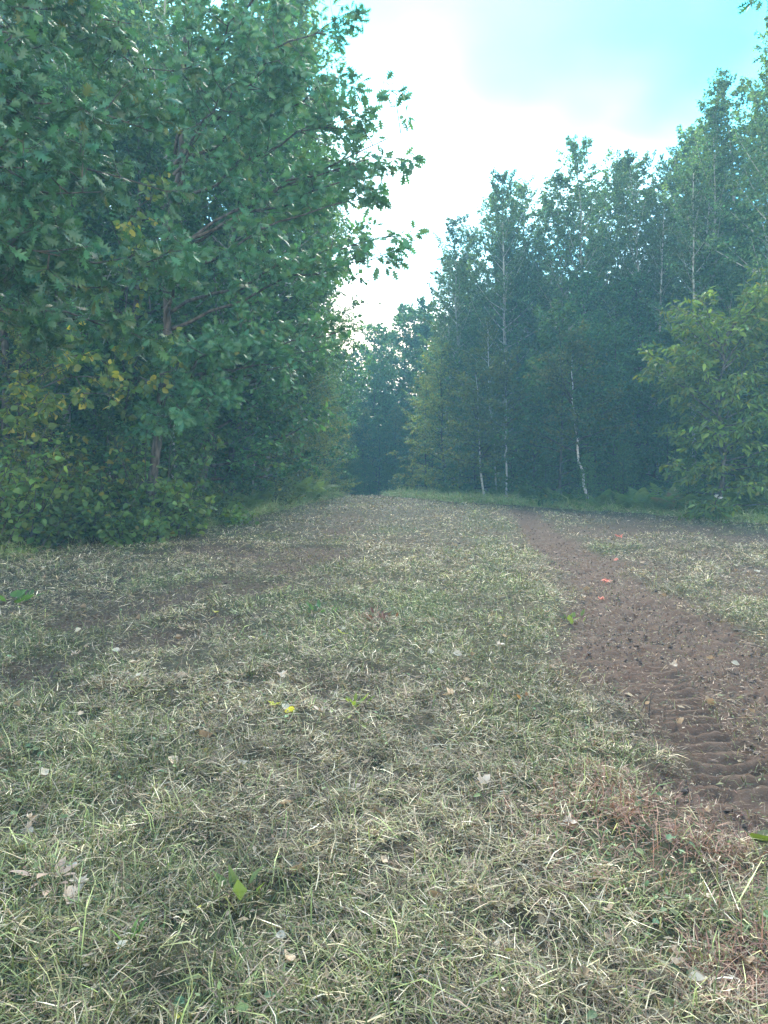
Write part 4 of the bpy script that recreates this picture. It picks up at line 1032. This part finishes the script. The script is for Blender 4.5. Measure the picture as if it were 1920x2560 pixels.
leaf_clump('grass_tuft', 610, 2260, 6, 0.11, 'smalllong', (0.13, 0.19, 0.075), 'taller green grass blades in the lower middle', (0.6, 1.3), spread=0.08)

# two dark stalks by the tread marks
for k, (px, py, H, lean, lab) in enumerate([(1622, 1790, 0.22, 0.10, 'dark leafless stalk, taller of two by the tread marks'), (1612, 1770, 0.17, -0.12, 'dark leafless stalk, shorter of two by the tread marks'), (1647, 1575, 0.14, 0.02, 'thin dark stalk on the far part of the earth track')]):
    x, y = gpt(px, py); p = Plant(60 + k)
    lp = p.limb((0, 0, -0.03), (lean, 0, 1), H, 0.005, 0.0025, 7, 0, 0.06)
    p.limb(lp[5], (0.6, 0, 1), 0.05, 0.003, 0.002, 3)
    o = link('dark_stalk', p.wood_mesh('dark_stalk', M_BARK)); o.location = (x, y, float(Gf(x, y)))
    o['label'] = lab; o['category'] = 'stalk'; o['group'] = 'dark stalks beside the earth track'

# blotches of orange marking paint: sprayed clods
def paint_mat():
    m, t, o = new_mat('orange_marking_paint')
    p = N(t, 'ShaderNodeBsdfPrincipled'); p.inputs['Base Color'].default_value = (0.60, 0.14, 0.085, 1); p.inputs['Roughness'].default_value = 0.7
    t.links.new(p.outputs[0], o.inputs['Surface']); return m
M_PAINT = paint_mat()
for k, (px, py, s, lab) in enumerate([(1546, 1340, 0.11, 'orange paint mark farthest along the track'), (1541, 1397, 0.055, 'faint small orange paint mark, middle of three'), (1515, 1446, 0.10, 'orange paint mark nearest on the earth track'), (1505, 1500, 0.06, 'tiny reddish paint fleck below the nearest paint mark')]):
    x, y = gpt(px, py); V, T = [], []
    for q in range(16):                 # short painted straws and crumbs
        a = sr.uniform(0, 6.28); rr = s * sr.random() ** 0.6 * 0.6; c = np.array([math.cos(a) * rr, math.sin(a) * rr * 1.2, 0.045 + sr.uniform(0, 0.03)])
        b = sr.uniform(0, 6.28); u = np.array([math.cos(b), math.sin(b), sr.normal(0.1, 0.3)]) * s * 0.42; v = np.array([-math.sin(b), math.cos(b), sr.normal(0.3, 0.3)]) * s * 0.13
        i = len(V); V += [c - u, c + v, c + u, c - v]; T += [(i, i + 1, i + 2), (i, i + 2, i + 3)]
    o = link('paint_mark', mesh_tris('paint_mark', np.array(V), np.array(T), None, M_PAINT))
    o.location = (x, y, float(Gf(x, y))); o['label'] = lab; o['category'] = 'paint mark'; o['group'] = 'orange paint marks on the ground'

# white flower head at the right edge
x, y = at(1790, 19.4), 19.4
e = empty('white_flower', (x, y, float(Gf(x, y))), 'white flower on a tall stalk before the yellow-green tree', 'flower')
p = Plant(44); lp = p.limb((0, 0, 0), (0, 0, 1), 0.62, 0.006, 0.004, 6, 0, 0.05); p.limb(lp[4], (0.5, 0, 1), 0.18, 0.004, 0.003, 4)
link('stalk', p.wood_mesh('stalk', M_BARK), e)
for (px_, pz) in ((0, 0.62), (0.1, 0.56)):
    p = Plant(45)
    p.P = [np.array([[px_, 0, pz]]) + p.r.normal(0, 0.02, (26, 3))]; p.A = [norm(p.r.normal(0, 1, (26, 3)))]; q = p.r.normal(0, 1, (26, 3)); p.Nn = [norm(np.cross(p.A[0], q))]; p.S = [np.full(26, 0.04)]; p.done()
    link('flower_head', p.leaf_mesh('flower_head', 'small', np.tile([[0.75, 0.75, 0.72]], (26, 1)), M_DRY), e)

# ------------------------------------------------------------------ haze
def build_veil():  # blue scattering box, added to imitate the veil of windshield glare
    x0, x1, y0, y1, z0, z1 = -104, 104, -18, 122, -3.5, 22
    V = np.array([(x0, y0, z0), (x1, y0, z0), (x1, y1, z0), (x0, y1, z0), (x0, y0, z1), (x1, y0, z1), (x1, y1, z1), (x0, y1, z1)])
    T = [(0, 2, 1), (0, 3, 2), (4, 5, 6), (4, 6, 7), (0, 1, 5), (0, 5, 4), (1, 2, 6), (1, 6, 5), (2, 3, 7), (2, 7, 6), (3, 0, 4), (3, 4, 7)]
    m, t, o = new_mat('glare_veil')
    v = N(t, 'ShaderNodeVolumePrincipled')
    v.inputs['Color'].default_value = (0.34, 0.74, 1.0, 1); v.inputs['Density'].default_value = VEIL; v.inputs['Anisotropy'].default_value = 0.0
    t.links.new(v.outputs[0], o.inputs['Volume'])
    link('veil', mesh_tris('veil', V, np.array(T), None, m), kind='stuff', label='thin blue haze added in the air to stand in for windshield glare')
if VEIL > 0: build_veil()
